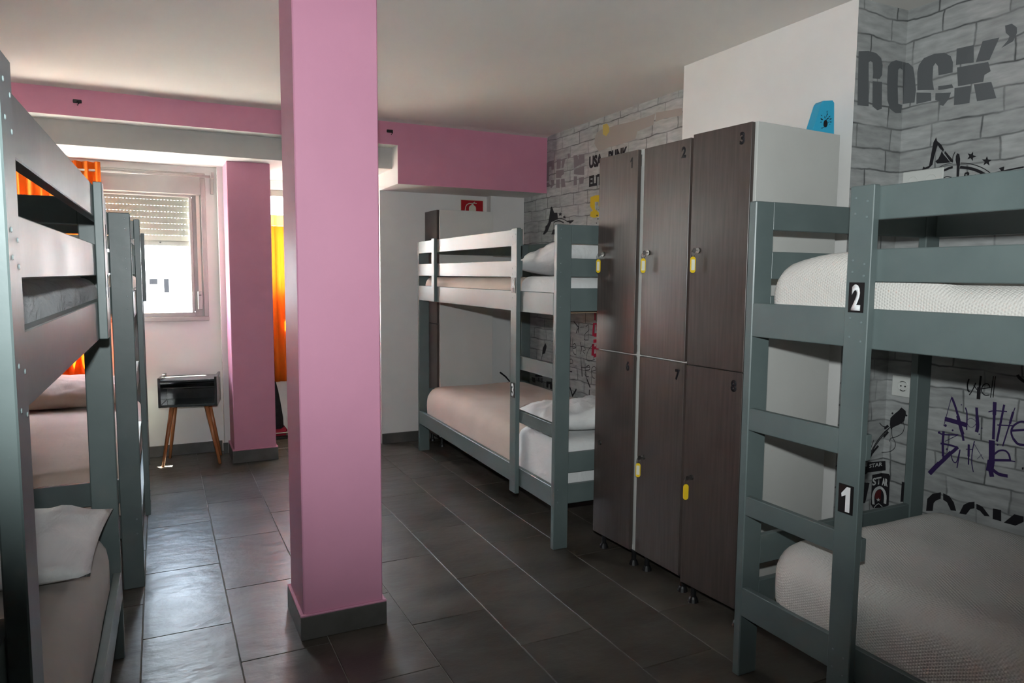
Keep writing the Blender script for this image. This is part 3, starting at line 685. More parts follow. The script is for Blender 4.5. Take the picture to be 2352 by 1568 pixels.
x|S|black|0.0061|4.2864,0.7192 4.2846,0.699 4.282,0.6694 4.2792,0.643 4.2759,0.6212 4.2722,0.6011 4.2697,0.5877
x|S|black|0.0041|4.2574,0.7121 4.263,0.5886
x|S|black|0.0045|4.2233,0.6854 4.2301,0.6031
x|S|black|0.0041|4.2793,0.6482 4.1757,0.6631
x|S|black|0.0061|4.2217,0.6373 4.2063,0.6396 4.1846,0.6433 4.1705,0.6486 4.1686,0.6576 4.1735,0.6686 4.1807,0.6751 4.1909,0.6738 4.204,0.668 4.2131,0.6637
x|S|black|0.0061|4.2213,0.6246 4.2193,0.616 4.216,0.6038 4.2109,0.5954 4.2019,0.5936 4.1906,0.5951 4.1828,0.5965
x|S|black|0.005|4.1471,0.6389 4.1307,0.6431 4.1077,0.6492 4.093,0.6556 4.092,0.6633 4.0987,0.6716 4.1073,0.6762 4.1178,0.6756 4.1308,0.6712 4.1406,0.6648 4.1461,0.656 4.1489,0.6448 4.1488,0.6337 4.1455,0.6219 4.1393,0.6097 4.1321,0.6007 4.1228,0.5964 4.1119,0.595 4.1045,0.5943
x|S|black|0.0061|4.2302,0.6082 4.2007,0.5713
x|S|black|0.0121|4.2007,0.5713 4.1619,0.5261
x|S|black|0.0137|4.4332,0.4842 4.4275,0.4776 4.4194,0.4679 4.412,0.4581 4.4057,0.4476 4.3999,0.4365 4.3959,0.4289
x|S|black|0.0145|4.3446,0.484 4.3516,0.476 4.3619,0.4644 4.3716,0.4537 4.3807,0.4442 4.3898,0.435 4.3959,0.4289
x|S|black|0.0116|4.4793,0.4775 4.468,0.4444
x|S|black|0.01|4.1704,0.5046 4.1726,0.4281
x|P|red|0|4.14,0.9737 4.1174,0.9751 4.1234,0.8857 4.148,0.8837
x|P|red|0|4.0994,0.9762 4.0639,0.9785 4.0661,0.9148 4.0978,0.9272
x|P|red|0|4.124,0.903 4.066,0.9123 4.0651,0.8854 4.1232,0.8798
x|P|red|0|4.1317,0.8602 4.0645,0.8683 4.0638,0.8463 4.1308,0.8355
x|P|red|0|4.1489,0.8289 4.1171,0.8317 4.1188,0.7471 4.1526,0.7486
x|P|red|0|4.0989,0.8284 4.0632,0.8316 4.065,0.7528 4.1229,0.7367 4.1238,0.7615 4.0969,0.7692
x|P|red|0|4.1255,0.8111 4.0896,0.8194 4.0889,0.7997 4.1248,0.7913
x|P|red|0|4.1245,1.0511 4.111,1.0517 4.1044,0.9907 4.1244,0.9944
x|P|red|0|4.0886,1.0528 4.0709,1.0537 4.0644,0.9931 4.0867,0.9966
x|P|red|0|4.14,0.9737 4.0639,0.9785 4.0635,0.9687 4.1396,0.9613
x|P|black|0|4.8098,0.7764 4.7886,0.7548 4.7916,0.7378 4.8136,0.6965 4.8597,0.6794 4.8544,0.7036 4.8493,0.7323
x|S|black|0.0067|4.8561,0.6752 4.874,0.6393
x|P|black|0|4.9692,0.5106 4.85,0.5202 4.8496,0.5061 4.9688,0.4933
x|P|black|0|4.9265,0.4931 4.9085,0.4955 4.9077,0.4612 4.9257,0.4616
x|P|black|0|4.8967,0.497 4.8825,0.4989 4.8815,0.4591 4.8958,0.46
x|P|black|0|4.8671,0.4981 4.8495,0.5004 4.8485,0.4608 4.8661,0.4584
x|P|black|0|4.7852,0.4809 4.7004,0.4897 4.6933,0.4325 4.727,0.4331 4.728,0.4692 4.7505,0.4661 4.7554,0.4346 4.784,0.4349
x|P|black|0|5.0301,0.4823 4.9686,0.4846 4.9677,0.4442 5.0169,0.4491
x|P|mauve|0|4.8239,2.1386 4.7876,2.1476 4.7158,2.1447 4.7054,2.1262 4.7069,2.0783 4.7468,2.0778 4.7504,2.1046 4.7821,2.1052 4.787,2.0675 4.7854,2.0045 4.8278,2.0023 4.834,2.0733
x|P|mauve|0|4.8275,1.9917 4.7879,1.9908 4.7684,1.9678 4.8342,1.9642
x|P|mauve|0|4.755,2.0046 4.7049,2.0023 4.7011,1.9675 4.7462,1.9445 4.7637,1.9533 4.744,1.9721
x|P|mauve|0|4.6693,2.1431 4.6112,2.1405 4.6121,2.0731 4.6716,2.0725
x|P|mauve|0|4.5907,2.1363 4.5435,2.1364 4.5712,2.0712 4.6025,2.0718
x|P|mauve|0|4.6784,2.0644 4.5682,2.0594 4.5605,2.0262 4.601,2.0176 4.6006,2.004 4.677,2.0115
x|P|mauve|0|4.6766,1.9991 4.6209,1.9962 4.6219,1.9317 4.6779,1.9409
x|P|mauve|0|4.6072,1.9946 4.5528,1.9917 4.5376,1.933 4.5986,1.9347
x|P|mauve|0|4.5177,2.164 4.4848,2.1625 4.48,2.1355 4.5034,2.1255
x|P|mauve|0|4.4322,2.1385 4.3849,2.1363 4.3611,2.0993 4.3622,2.135 4.2878,2.1275 4.2835,2.0695 4.3599,2.0603 4.423,2.049
x|P|mauve|0|4.4227,2.0391 4.3469,2.0457 4.2877,2.0509 4.2857,1.9867 4.3579,1.9953 4.4244,2.0098
x|P|mauve|0|4.4239,1.9934 4.3804,1.9882 4.3785,1.9293 4.4258,1.9298
x|P|mauve|0|4.3573,1.9758 4.289,1.9742 4.2937,1.9299 4.3433,1.9288
x|P|tan|0|4.1642,2.178 4.1575,2.2204 4.1318,2.247 4.0809,2.2566 4.0031,2.255 3.8959,2.2538 3.7428,2.2462 3.5528,2.247 3.5076,2.2492 3.523,2.1867 3.6814,2.1757 3.6991,2.1334 3.8084,2.1279 3.9986,2.1279 4.1103,2.1203
x|P|tan|0|3.4989,2.2529 3.2645,2.2331 3.2626,2.1915 3.4177,2.2052 3.5056,2.1999
x|P|yellow2|0|4.065,2.2842 4.0151,2.2842 3.9923,2.2591 3.9858,2.228 4.0233,2.2043 4.0629,2.223
x|P|yellow|0|4.1996,1.8278 4.1351,1.8344 4.0322,1.8277 4.0289,1.7351 4.0978,1.7592 4.0988,1.7874 4.1453,1.7914 4.1413,1.7439 4.0906,1.715 4.0897,1.69 4.1534,1.6849 4.2012,1.6977 4.1963,1.7291 4.1668,1.7333 4.2036,1.7679
x|P|black|0|4.1027,1.7346 4.0294,1.7506 4.0289,1.7351 4.0681,1.7258
x|P|black|0|4.1026,1.6971 4.1076,1.6926 4.1181,1.6933 4.1235,1.6986 4.1184,1.7031 4.108,1.7024
x|P|black|0|4.0915,1.6745 4.0959,1.6704 4.1052,1.671 4.1099,1.6757 4.1055,1.6797 4.0962,1.6791
x|P|black|0|4.0712,1.6513 4.0767,1.6463 4.0882,1.647 4.0942,1.6528 4.0886,1.6578 4.0771,1.6571
x|P|black|0|4.1101,1.6475 4.1135,1.6444 4.1205,1.6448 4.1241,1.6483 4.1207,1.6514 4.1137,1.651
x|P|black|0|4.07,1.6824 4.0739,1.6789 4.0819,1.6794 4.086,1.6835 4.0821,1.687 4.0741,1.6865
x|P|black|0|4.7498,1.8054 4.7311,1.8074 4.6984,1.7597 4.649,1.7561 4.6407,1.7073 4.7396,1.6928 4.7962,1.6255 4.8402,1.6063 4.8702,1.6077 4.7833,1.6955 4.7632,1.7645
x|P|black|0|4.8269,1.6697 4.8048,1.6755 4.8117,1.6547 4.8338,1.6487
x|P|black|0|4.7094,1.6351 4.6669,1.6398 4.6658,1.5981 4.7372,1.6014
x|S|black|0.0063|4.6971,1.711 4.679,1.7121 4.6525,1.7135 4.6269,1.7133 4.604,1.711 4.5806,1.7071 4.558,1.7019 4.533,1.6938 4.5074,1.684 4.4902,1.6773
x|S|black|0.0091|4.6966,1.6901 4.6785,1.6925 4.652,1.6957 4.6264,1.696 4.601,1.6912 4.5749,1.6835 4.5573,1.6781
x|P|black|0|4.6074,1.7592 4.599,1.7477 4.5758,1.7455 4.5937,1.7396 4.5872,1.7281 4.6068,1.7358 4.6262,1.7308 4.6202,1.7415 4.6388,1.7501 4.6153,1.7489
x|P|black|0|4.5394,1.7301 4.5358,1.7195 4.5155,1.7156 4.5339,1.7121 4.5321,1.7015 4.5472,1.7099 4.5666,1.7073 4.5573,1.716 4.5711,1.7251 4.5502,1.722
x|P|black|0|4.5105,1.6887 4.412,1.687 4.4246,1.6766 4.4635,1.6656"""
def arrange(pts, w_):
    """ribbon outline of a stroke"""
    P_ = [Vector(p) for p in pts]; left = []; right = []
    for i, q in enumerate(P_):
        d = P_[min(i + 1, len(P_) - 1)] - P_[max(i - 1, 0)]
        if d.length < 1e-6: d = Vector((0, 1))
        d.normalize(); n_ = Vector((-d.y, d.x)) * w_ / 2
        e = d * (w_ * .3 if i == len(P_) - 1 else -w_ * .3 if i == 0 else 0)
        left.append(q + n_ + e); right.append(q - n_ + e)
    return left, right
NAMES = {'grey': 'grey_stencil_print', 'black': 'black_motif_print', 'black2': 'black_script_print', 'purple': 'purple_graffiti_print', 'white': 'white_motif_print', 'darkred': 'dark_red_disc_print',
         'red': 'red_motif_print', 'mauve': 'mauve_stencil_print', 'tan': 'tan_guitar_print', 'yellow': 'yellow_splash_print', 'yellow2': 'pale_yellow_print'}
order = {'tan': 0, 'yellow2': 1, 'white': 5, 'darkred': 4}
groups = {}
for ln in DECALS.strip().split('\n'):
    pl, kind, colr, wd, pts = ln.split('|')
    pts = [tuple(map(float, q.split(','))) for q in pts.split()]
    far = pl == 'x' and sum(q[0] for q in pts) / len(pts) > 2.5
    groups.setdefault((pl, colr, far), []).append((kind, float(wd), pts))
for (pl, colr, far), items in groups.items():
    b = bmesh.new(); e = .0007 + .0003 * order.get(colr, 1)
    fr_ = (lambda a, c: (XR - e, a, c)) if pl == 'x' else (lambda a, c: (a, 1.921 - e, c))
    for kn, (kind, wd, pts) in enumerate(items):
        e = .0007 + .0003 * order.get(colr, 1) + .00002 * kn
        if kind == 'P':
            try:
                f = b.faces.new([b.verts.new(fr_(*q)) for q in pts]); f.normal_update()
                bmesh.ops.triangulate(b, faces=[f])
            except Exception: pass
        else:
            l_, r_ = arrange(pts, wd)
            lv = [b.verts.new(fr_(*q)) for q in l_]; rv = [b.verts.new(fr_(*q)) for q in r_]
            for i in range(len(lv) - 1):
                b.faces.new((lv[i], lv[i + 1], rv[i + 1], rv[i]))
    for f in b.faces:
        f.normal_update()
        if (f.normal.x > 0 if pl == 'x' else f.normal.y > 0): f.normal_flip()
    obj(NAMES[colr], b, PM[colr], wr if pl == 'x' else wpj)
def wall_text(s, y, z, h, wid, m_, name):
    b, w0 = text_mesh(s, h, 0, .055)
    k = wid / w0
    remap(b, lambda a, c, d: (XR - .0030, y - a * k, z + c + (a * 0)))
    for f in b.faces:
        if f.normal.x > 0: f.normal_flip()
    obj(name, b, m_, wr)
wall_text('USA', 4.222, 2.02, .082, .163, PM['black'], 'usa_lettering_print')
wall_text('ELiTE', 4.218, 1.897, .074, .20, PM['black'], 'elite_lettering_print')
wall_text('PUNK', 3.99, 2.02, .082, .215, PM['black'], 'punk_lettering_print')
wall_text('AR', 1.917, .442, .032, .026, PM['white'], 'star_lettering_print')
b, w0 = text_mesh('ST', .032, 0, .03); remap(b, lambda a, c, d: (2.60 + a * .054 / w0, 1.921 - .0026, .446 + c)); obj('star_lettering_print', b, PM['white'], wpj)
b, w0 = text_mesh('STAR', .016, 0, .02); remap(b, lambda a, c, d: (2.575 + a * .08 / w0, 1.921 - .0026, .523 + c)); obj('star_lettering_print', b, PM['white'], wpj)

# ------------------------------------------------------------------ windows
def window(name, x0, x1, z0, z1, y, fw):
    o = D.objects.new(name, None); COL.objects.link(o); o['kind'] = 'structure'
    b = join(box(x0, x1, y, y + .06, z0, z0 + fw, .003), box(x0, x1, y, y + .06, z1 - fw, z1, .003), box(x0, x0 + fw, y, y + .06, z0 + fw, z1 - fw, .003), box(x1 - fw, x1, y, y + .06, z0 + fw, z1 - fw, .003))
    obj('frame', b, M['alu'], o)
    return o
w1 = window('window_1', WX0, WX1, WZ0, WZ1, 5.512, .032)
GX0, GX1, GZ0, GZ1 = -.72, .205, 1.02, 1.815
YG = 5.52
sb = join(box(GX0 - .07, GX1 + .022, YG, YG + .045, GZ0 - .035, GZ0, .004), box(GX0 - .07, GX1 + .022, YG, YG + .045, GZ1, GZ1 + .02, .004),
          box(GX1, GX1 + .022, YG, YG + .045, GZ0, GZ1, .004), box(GX0 - .07, GX0, YG, YG + .045, GZ0, GZ1, .004))
obj('sash', sb, M['alu'], w1)
obj('side_panel', join(box(GX1 + .022, WX1 - .03, YG + .012, YG + .03, GZ0 - .035, 1.835, .002), box(WX0 + .03, GX0 - .07, YG + .012, YG + .03, GZ0 - .035, 1.835, .002)), M['alu'], w1)
obj('shutter_box', box(WX0 + .02, WX1 - .03, YG - .022, YG + .10, 1.832, WZ1 - .012, .006), M['alu'], w1)
obj('glass_pane', box(GX0 + .001, GX1 - .001, YG + .02, YG + .024, GZ0 + .001, GZ1 - .001), M['glass'], w1)
obj('sill', box(WX0 + .032, WX1 - .032, YG + .045, 5.75, GZ0 - .075, GZ0 - .037, .003), M['sill'], w1)
# shutter: each slat with a row of light slots above it
YS = YG + .062
zt, sh = 1.838, .0405
ns = 8
for i in range(ns):
    zb = zt - (i + 1) * sh
    b = box(GX0 - .02, GX1 + .018, YS, YS + .009, zb, zb + sh - .0032, .0012)
    x = GX0 - .02
    while x < GX1:
        box(x, x + .015, YS + .003, YS + .006, zb + sh - .0036, zb + sh, bm=b)
        x += .021
    obj('slat', b, M['slatm'], w1)
zb = zt - ns * sh
obj('end_bar', box(GX0 - .02, GX1 + .018, YS - .002, YS + .012, zb - .035, zb, .003), M['alu'], w1)
obj('stop_button', tube([(.02, YS - .002, zb - .012), (.02, YS - .014, zb - .012)], .006, n=10), M['black'], w1)
obj('strap', box(.252, .274, YG - .004, YG - .002, 1.13, 1.832), M['belt'], w1)
sbx = obj('strap_box', box(.244, .276, YG - .022, YG + .012, 1.035, 1.165, .004), M['alu'], w1)
obj('strap_slot', box(.252, .268, YG - .0235, YG - .0215, 1.135, 1.141), M['black'], sbx)

w2 = window('window_2', FX0, FX1, FZ0, FZ1, 6.02, .05)
obj('glass_pane', box(FX0 + .05, FX1 - .05, 6.045, 6.049, FZ0 + .05, FZ1 - .05), M['glass'], w2)

w3 = D.objects.new('added_light_window', None); COL.objects.link(w3); w3['kind'] = 'structure'  # out-of-view window, added to brighten the window wall
obj('frame', join(box(XL - .08, XL - .03, LY0, LY1, LZ0, LZ0 + .04, .003), box(XL - .08, XL - .03, LY0, LY1, LZ1 - .04, LZ1, .003), box(XL - .08, XL - .03, LY0, LY0 + .04, LZ0 + .04, LZ1 - .04, .003), box(XL - .08, XL - .03, LY1 - .04, LY1, LZ0 + .04, LZ1 - .04, .003)), M['alu'], w3)
obj('glass_pane', box(XL - .056, XL - .052, LY0 + .04, LY1 - .04, LZ0 + .04, LZ1 - .04), M['glass'], w3)

# curtain rod above the window, with bracket
rod = thing('curtain_rod', 'slim pale metal curtain rod with end bracket above the shuttered window', 'curtain rod')
obj('pole', tube([(-.88, 5.44, 1.945), (.35, 5.44, 1.957)], .008, n=12), M['alu'], rod, True)
obj('finial', box(.345, .368, 5.425, 5.455, 1.945, 1.985, .004), M['alu'], rod)
obj('bracket', join(box(.352, .366, 5.445, 5.54, 1.955, 1.969, .002), box(.348, .37, 5.528, 5.54, 1.845, 1.97, .002)), M['alu'], rod)

def curtain(name, x0, x1, y, z0, z1, label, amp=.018, waves=9, parts=None):
    def sheet(za, zb2, seed):
        b = bmesh.new(); nx, nz = waves * 10, 10; rows = []
        for j in range(nz + 1):
            z = za + (zb2 - za) * j / nz
            row = []
            for i in range(nx + 1):
                t = i / nx
                a = amp * math.sin(t * waves * 2 * math.pi + .5 * math.sin(3 * t + seed)) * (1 + .25 * math.sin(7 * t + j * .15))
                row.append(b.verts.new((x0 + (x1 - x0) * t + .004 * math.sin(z * 3 + i), y + a, z)))
            rows.append(row)
        for A, B in zip(rows[:-1], rows[1:]):
            for i in range(nx): b.faces.new((A[i], A[i + 1], B[i + 1], B[i]))
        r = bmesh.ops.solidify(b, geom=list(b.faces), thickness=.0015)
        return b
    o = thing(name, label, 'curtain')
    for (pn, za, zb2, m_) in parts:
        obj(pn, sheet(za, zb2, 1.0), m_, o, True)
    return o
curtain('curtain', -.86, -.318, 5.44, .42, 2.005, 'gathered bright orange curtain hanging at the left of the shuttered window behind the bunks', .018, 9,
        [('cloth', .42, 2.005, M['curtain'])])
curtain('curtain', .725, 1.03, 5.93, .43, 1.752, 'orange curtain with pale heading seen in the gap between the two pink columns', .010, 5,
        [('cloth', .43, 1.665, M['curtain']), ('heading', 1.6652, 1.752, M['curtain2'])])

# ------------------------------------------------------------------ bunk beds
LB, WB = 2.116, .90
BOLT = None
def bunk(name, label, loc, rz, s, t, ul=.38, ub=1.68, stickers=()):
    """local frame: y = t * distance from the ladder end, x = s * depth towards the wall"""
    global BOLT
    o = thing(name, label, 'bunk bed', loc, rad(rz), 'grey-green wooden bunk beds')
    T = M['teal']
    def B(n, u0, u1, w0, w1, z0, z1, bev=.002):
        return obj(n, box(s * w0, s * w1, t * u0, t * u1, z0, z1, bev), T, o)
    for u0 in (0, LB - .03):
        for w0 in (0, WB - .077):
            B('corner_post', u0, u0 + .03, w0, w0 + .077, 0, 1.527, .003)
    for (u0, z0, z1) in ((ul, 1.443, 1.528), (ul, 1.285, 1.369), (.03, 1.111, 1.215), (.03, .206, .301)):
        B('side_rail', u0 + (.03 if u0 == ul else 0), LB - .0305, 0, .024, z0, z1)
    for (z0, z1) in ((1.443, 1.528), (1.111, 1.215), (.206, .301)):
        B('side_rail', .03, LB - .0305, WB - .024, WB, z0, z1)
    for (z0, z1) in ((1.441, 1.528), (1.289, 1.374), (1.129, 1.236), (.364, .46), (.215, .308)):
        for u0 in (.004, LB - .026):
            B('end_rail', u0, u0 + .022, .0775, WB - .0775, z0, z1)
    B('ladder_post', ul, ul + .07, -.024, -.0005, .168, 1.531)
    for (z0, z1) in ((.815, .885), (.54, .602)):
        B('rung', .0305, ul + .068, 0, .022, z0, z1)
    B('guard_batten', ub, ub + .055, -.022, -.0005, 1.113, 1.535)
    for (z0, w_) in ((1.115, .07), (.225, .07)):
        for k in range(9):
            u = .10 + k * .235
            obj('slat', box(s * .0245, s * (WB - .0245), t * u, t * (u + w_), z0, z0 + .018), M['wood_raw'], o)
    # screw heads
    pts = []
    for z in (1.50, 1.46, 1.34, 1.31, 1.19, 1.14, .28, .23): pts.append((ul + .018, -.0245, z)); pts.append((ul + .052, -.0245, z - .01))
    for (u, w0, z) in pts:
        if BOLT is None:
            bb = tube([(0, 0, 0), (-.0012, 0, 0)], .0034, .0024, n=8)
            q = obj('screw_head', bb, M['screw'], o); BOLT = q
        else:
            q = D.objects.new('screw_head', BOLT.data); COL.objects.link(q); q.parent = o
        q.location = (s * w0, t * u, z); q.rotation_euler = (0, 0, 0 if s > 0 else math.pi)
    for z in (1.505, 1.465, 1.35, 1.31, 1.2, 1.15, .29, .23):
        for u0, w0 in ((0, .012), (LB, .012)):
            q = D.objects.new('screw_head', BOLT.data); COL.objects.link(q); q.parent = o
            yy = t * (u0 - .0004 if u0 == 0 else u0 + .0004)
            q.location = (s * (w0 + .008), yy, z)
            q.rotation_euler = (0, 0, math.pi / 2 if (yy < 0 if u0 == 0 else yy < 0) != (t < 0 and u0 == 0) else -math.pi / 2)
    for dg_, z0 in stickers:
        u0 = ul + .012
        st_ = obj('number_sticker', box(s * -.0262, s * -.0245, t * u0, t * (u0 + .045), z0, z0 + .078), M['sticker'], o)
        b, w0 = text_mesh(dg_, .068, .0006, .035) if dg_ != '1' else digit_one(.068, .0006)
        k = min(1.0, .027 / w0); hw_ = w0 * k / 2
        # digits read from the aisle: text runs towards the room's near end on the right-hand bunks
        remap(b, lambda a, c, d: (s * -.0262 - s * d, (t * (u0 + .0225)) - s * (a * k - hw_), z0 + .005 + c))
        obj('digit', b, M['digit'], st_)
    return o

bunk('bunk_bed', 'bunk bed with ladder stickers 1 and 2 at the near right, beside the lockers', (1.649, 1.69, 0), .29, 1, -1, stickers=(('2', 1.205), ('1', .668)))
bunk('bunk_bed', 'bunk bed with ladder stickers 3 and 4, between the lockers and the back wall', (1.632, 2.852, 0), -1.39, 1, 1, stickers=(('4', 1.205), ('3', .668)))
bunk('bunk_bed', 'bunk bed at the left edge, closest to the viewer, its ladder post filling the edge', (-.172, .55, 0), -.75, -1, 1)
bunk('bunk_bed', 'second left-hand bunk bed, farther back, end-on in front of the window', (-.093, 3.225, 0), 0, -1, 1, ul=.43, ub=1.80)

# ------------------------------------------------------------------ bedding
def soft(Lu, Wd, H, r, m_, name, label, cat, loc, rz, hump=None, amp=.004, seed=0, nu=44, group=None, tuck=None):
    """upholstered block: y along the length, x the width, origin at bottom corner"""
    b = bmesh.new()
    us = []
    k = 7
    for i in range(k): us.append(r * (1 - math.cos(math.pi / 2 * i / (k - 1))) + .0002)
    nmid = nu
    us += [r + (Lu - 2 * r) * (i + 1) / (nmid + 1) for i in range(nmid)]
    us += [Lu - u for u in us[:k]][::-1]
    rings = []
    for u in us:
        e = min(u, Lu - u)
        ins = 0 if e >= r else r - math.sqrt(max(0, r * r - (r - e) ** 2))
        ins = min(ins, min(H, Wd) / 2 - .002)
        rr = max(.004, r - ins)
        x0, x1, z0, z1 = ins, Wd - ins, ins * .6, H - ins
        rb = rr * .5
        pts = []
        def arc(cx, cz, q, a0, n):
            for i in range(n + 1):
                a = a0 + math.pi / 2 * i / n
                pts.append((cx + q * math.cos(a), cz + q * math.sin(a)))
        rt = min(rr, (z1 - z0) * .48); rb = min(rb, (z1 - z0) * .3)
        arc(x1 - rb, z0 + rb, rb, -math.pi / 2, 2)
        pts += [(x1, z0 + rb + (z1 - rt - z0 - rb) * q) for q in (.33, .66)]
        arc(x1 - rt, z1 - rt, rt, 0, 5)
        nt_ = 12
        pts += [(x1 - rt + (x0 + rt - x1 + rt) * (i + 1) / (nt_ + 1), z1) for i in range(nt_)]
        arc(x0 + rt, z1 - rt, rt, math.pi / 2, 5)
        pts += [(x0, z1 - rt + (z0 + rb - z1 + rt) * q) for q in (.33, .66)]
        arc(x0 + rb, z0 + rb, rb, math.pi, 2)
        ring = []
        for (x, z) in pts:
            f = max(0, (z - z0) / H)
            v = Vector((x, u, z))
            n3 = noise.noise(Vector((x * 5 + seed, u * 3.2, z * 5)))
            n4 = noise.noise(Vector((x * 16 + seed, u * 11, z * 14)))
            d = amp * (n3 * 1.6 + n4 * .6) * min(1, f * 2)
            c = Vector((Wd / 2, u, H / 2)); dv = (v - c); dv = dv.normalized() if dv.length else dv
            v += dv * d
            if hump: v.z += hump(x, u) * f
            if tuck:
                q = 1 - .045 * tuck(u)
                v.x = Wd / 2 + (v.x - Wd / 2) * q; v.z = v.z * (1 - .07 * tuck(u))
            ring.append(b.verts.new(v))
        rings.append(ring)
    n = len(rings[0])
    for A, B_ in zip(rings[:-1], rings[1:]):
        for i in range(n): b.faces.new((A[i], A[(i + 1) % n], B_[(i + 1) % n], B_[i]))
    b.faces.new(rings[0]); b.faces.new(rings[-1][::-1])
    bmesh.ops.recalc_face_normals(b, faces=b.faces)
    o = obj(name, b, m_, None, True)
    o.location = loc; o.rotation_euler = (0, 0, rad(rz))
    tag(o, label, cat, group)
    return o

def pillow(Lx, Ly, h, m_, label, loc, rot, seed=0, crease=.012, pin=.06):
    b = bmesh.new(); nx, ny = 30, 22
    top, bot = [], []
    for j in range(ny + 1):
        rt, rbm = [], []
        for i in range(nx + 1):
            x, y = -1 + 2 * i / nx, -1 + 2 * j / ny
            e = (max(0, 1 - abs(x) ** 2.6) * max(0, 1 - abs(y) ** 2.6)) ** .48
            sx_ = 1 - pin * (1 - abs(x)) * 0 - pin * (1 - y * y) * .0
            px = x * Lx / 2 * (1 - pin * (1 - y * y) * abs(x) ** 3)
            py = y * Ly / 2 * (1 - pin * (1 - x * x) * abs(y) ** 3)
            n1 = noise.noise(Vector((x * 2.2 + seed, y * 2.2, seed))) ; n2 = noise.noise(Vector((x * 5 + seed, y * 6, 3)))
            z = h / 2 * e * (1 + .22 * n1) + crease * n2 * min(1, e * 2)
            rt.append(b.verts.new((px, py, z)))
            rbm.append(rt[-1] if i in (0, nx) or j in (0, ny) else b.verts.new((px, py, -h / 2 * e * .75)))
        top.append(rt); bot.append(rbm)
    for j in range(ny):
        for i in range(nx):
            b.faces.new((top[j][i], top[j][i + 1], top[j + 1][i + 1], top[j + 1][i]))
            q = (bot[j][i], bot[j + 1][i], bot[j + 1][i + 1], bot[j][i + 1])
            if len(set(q)) == 4:
                try: b.faces.new(q)
                except ValueError: pass
    bmesh.ops.recalc_face_normals(b, faces=b.faces)
    o = obj('pillow', b, m_, None, True)
    o.location = loc; o.rotation_euler = [rad(a) for a in rot]
    tag(o, label, 'pillow', 'pillows on the bunks')
    return o

MG = 'mattresses on the bunks'
ML, MW = 2.0, .835
# bunk 2 (near right): mattress starts beside the ladder end
def hump2(x, u):    # u runs away from the near end; pillow under the cover at the ladder end
    q = max(0, 1 - ((ML - .27 - u) / .29) ** 2) if abs(ML - .27 - u) < .29 else 0
    return .085 * q ** .6
soft(ML, MW, .150, .062, M['waffle'], 'mattress', 'upper mattress under white waffle cover on the bunk with sticker 2', 'mattress', (1.675, -.375, 1.1335), .29, hump=hump2, amp=.003, seed=3, group=MG)
soft(1.98, MW, .245, .105, M['waffle'], 'mattress', 'lower mattress under white waffle cover on the bunk with sticker 1', 'mattress', (1.675, -.385, .2435), .29, amp=.004, seed=9, group=MG)
# bunk 3
def on3(u, w_): # bunk 3 frame to room
    a = rad(-1.39); return (1.632 + w_ * math.cos(a) - u * math.sin(a), 2.852 + w_ * math.sin(a) + u * math.cos(a))
x, y = on3(.045, .027)
soft(2.02, MW, .145, .055, M['peach'], 'mattress', 'upper mattress in peach sheet on the bunk with sticker 4', 'mattress', (x, y, 1.1335), -1.39, amp=.004, seed=5, group=MG, tuck=lambda u: 1.6 * max(0, min(1, (.46 - u) / .05)))
soft(2.02, MW, .245, .10, M['peach'], 'mattress', 'lower mattress in peach fitted sheet on the bunk with sticker 3', 'mattress', (x, y, .2435), -1.39, amp=.006, seed=12, group=MG, tuck=lambda u: 1.2 * max(0, min(1, (.46 - u) / .05)))
x, y = on3(.31, .40)
pillow(.74, .50, .20, M['linen'], 'white crumpled pillow on the upper bunk with sticker 4, leaning against the end boards', (x, y, 1.375), (-9, 0, -3), 2, .035)
x, y = on3(.315, .40)
pillow(.76, .50, .16, M['linen'], 'white pillow on the lower bunk with sticker 3, behind the ladder', (x, y, .565), (-3, 0, -5), 7, .025)
# white sheet draped over the ladder end of the lower mattress of bunk 3
def drape(label, name, loc, rz, Lu, Wd, H, r, m_, amp, seed):
    return soft(Lu, Wd, H, r, m_, name, label, 'sheet', loc, rz, amp=amp, seed=seed, nu=16)
x, y = on3(.036, .0245)
drape('crumpled white sheet wrapped over the ladder end of the lower peach mattress', 'sheet', (x, y, .2432), -1.39, .46, MW + .008, .262, .07, M['linen'], .009, 31)
x, y = on3(.036, .0245)
drape('crumpled white sheet wrapped over the ladder end of the upper peach mattress', 'sheet', (x, y, 1.1332), -1.39, .42, MW + .008, .156, .05, M['linen'], .006, 37)
# left near bunk
def onA(u, w_):
    a = rad(-.75); return (-.172 - w_ * math.cos(a) - u * math.sin(a), .55 - w_ * math.sin(a) + u * math.cos(a))
x, y = onA(.05, .027 + MW)
soft(2.02, MW, .145, .05, M['bluegrey'], 'mattress', 'bare grey mattress on the top of the nearest left bunk', 'mattress', (x, y, 1.1335), -.75, amp=.005, seed=15, group=MG)
soft(2.02, MW, .245, .10, M['greige'], 'mattress', 'lower mattress in grey-beige sheet on the nearest left bunk', 'mattress', (x, y, .2435), -.75, amp=.006, seed=18, group=MG)
x, y = onA(1.79, .42)
pillow(.80, .52, .125, M['linen'], 'white pillow with a folded corner at the far end of the nearest left lower bunk', (x, y, .533), (2, 1, -3), 21, .016, .03)
# second left bunk
soft(2.02, MW, .145, .05, M['peach'], 'mattress', 'upper mattress in peach sheet on the second left bunk by the window', 'mattress', (-.093 - .027 - MW, 3.27, 1.1335), 0, amp=.004, seed=25, group=MG)
soft(2.02, MW, .245, .10, M['peach'], 'mattress', 'lower mattress in peach sheet on the second left bunk by the window', 'mattress', (-.093 - .027 - MW, 3.27, .2435), 0, amp=.006, seed=28, group=MG)
pillow(.74, .46, .17, M['peach'], 'peach pillow at the window end of the second left lower bunk', (-.53, 5.01, .568), (7, 0, 0), 33, .015)

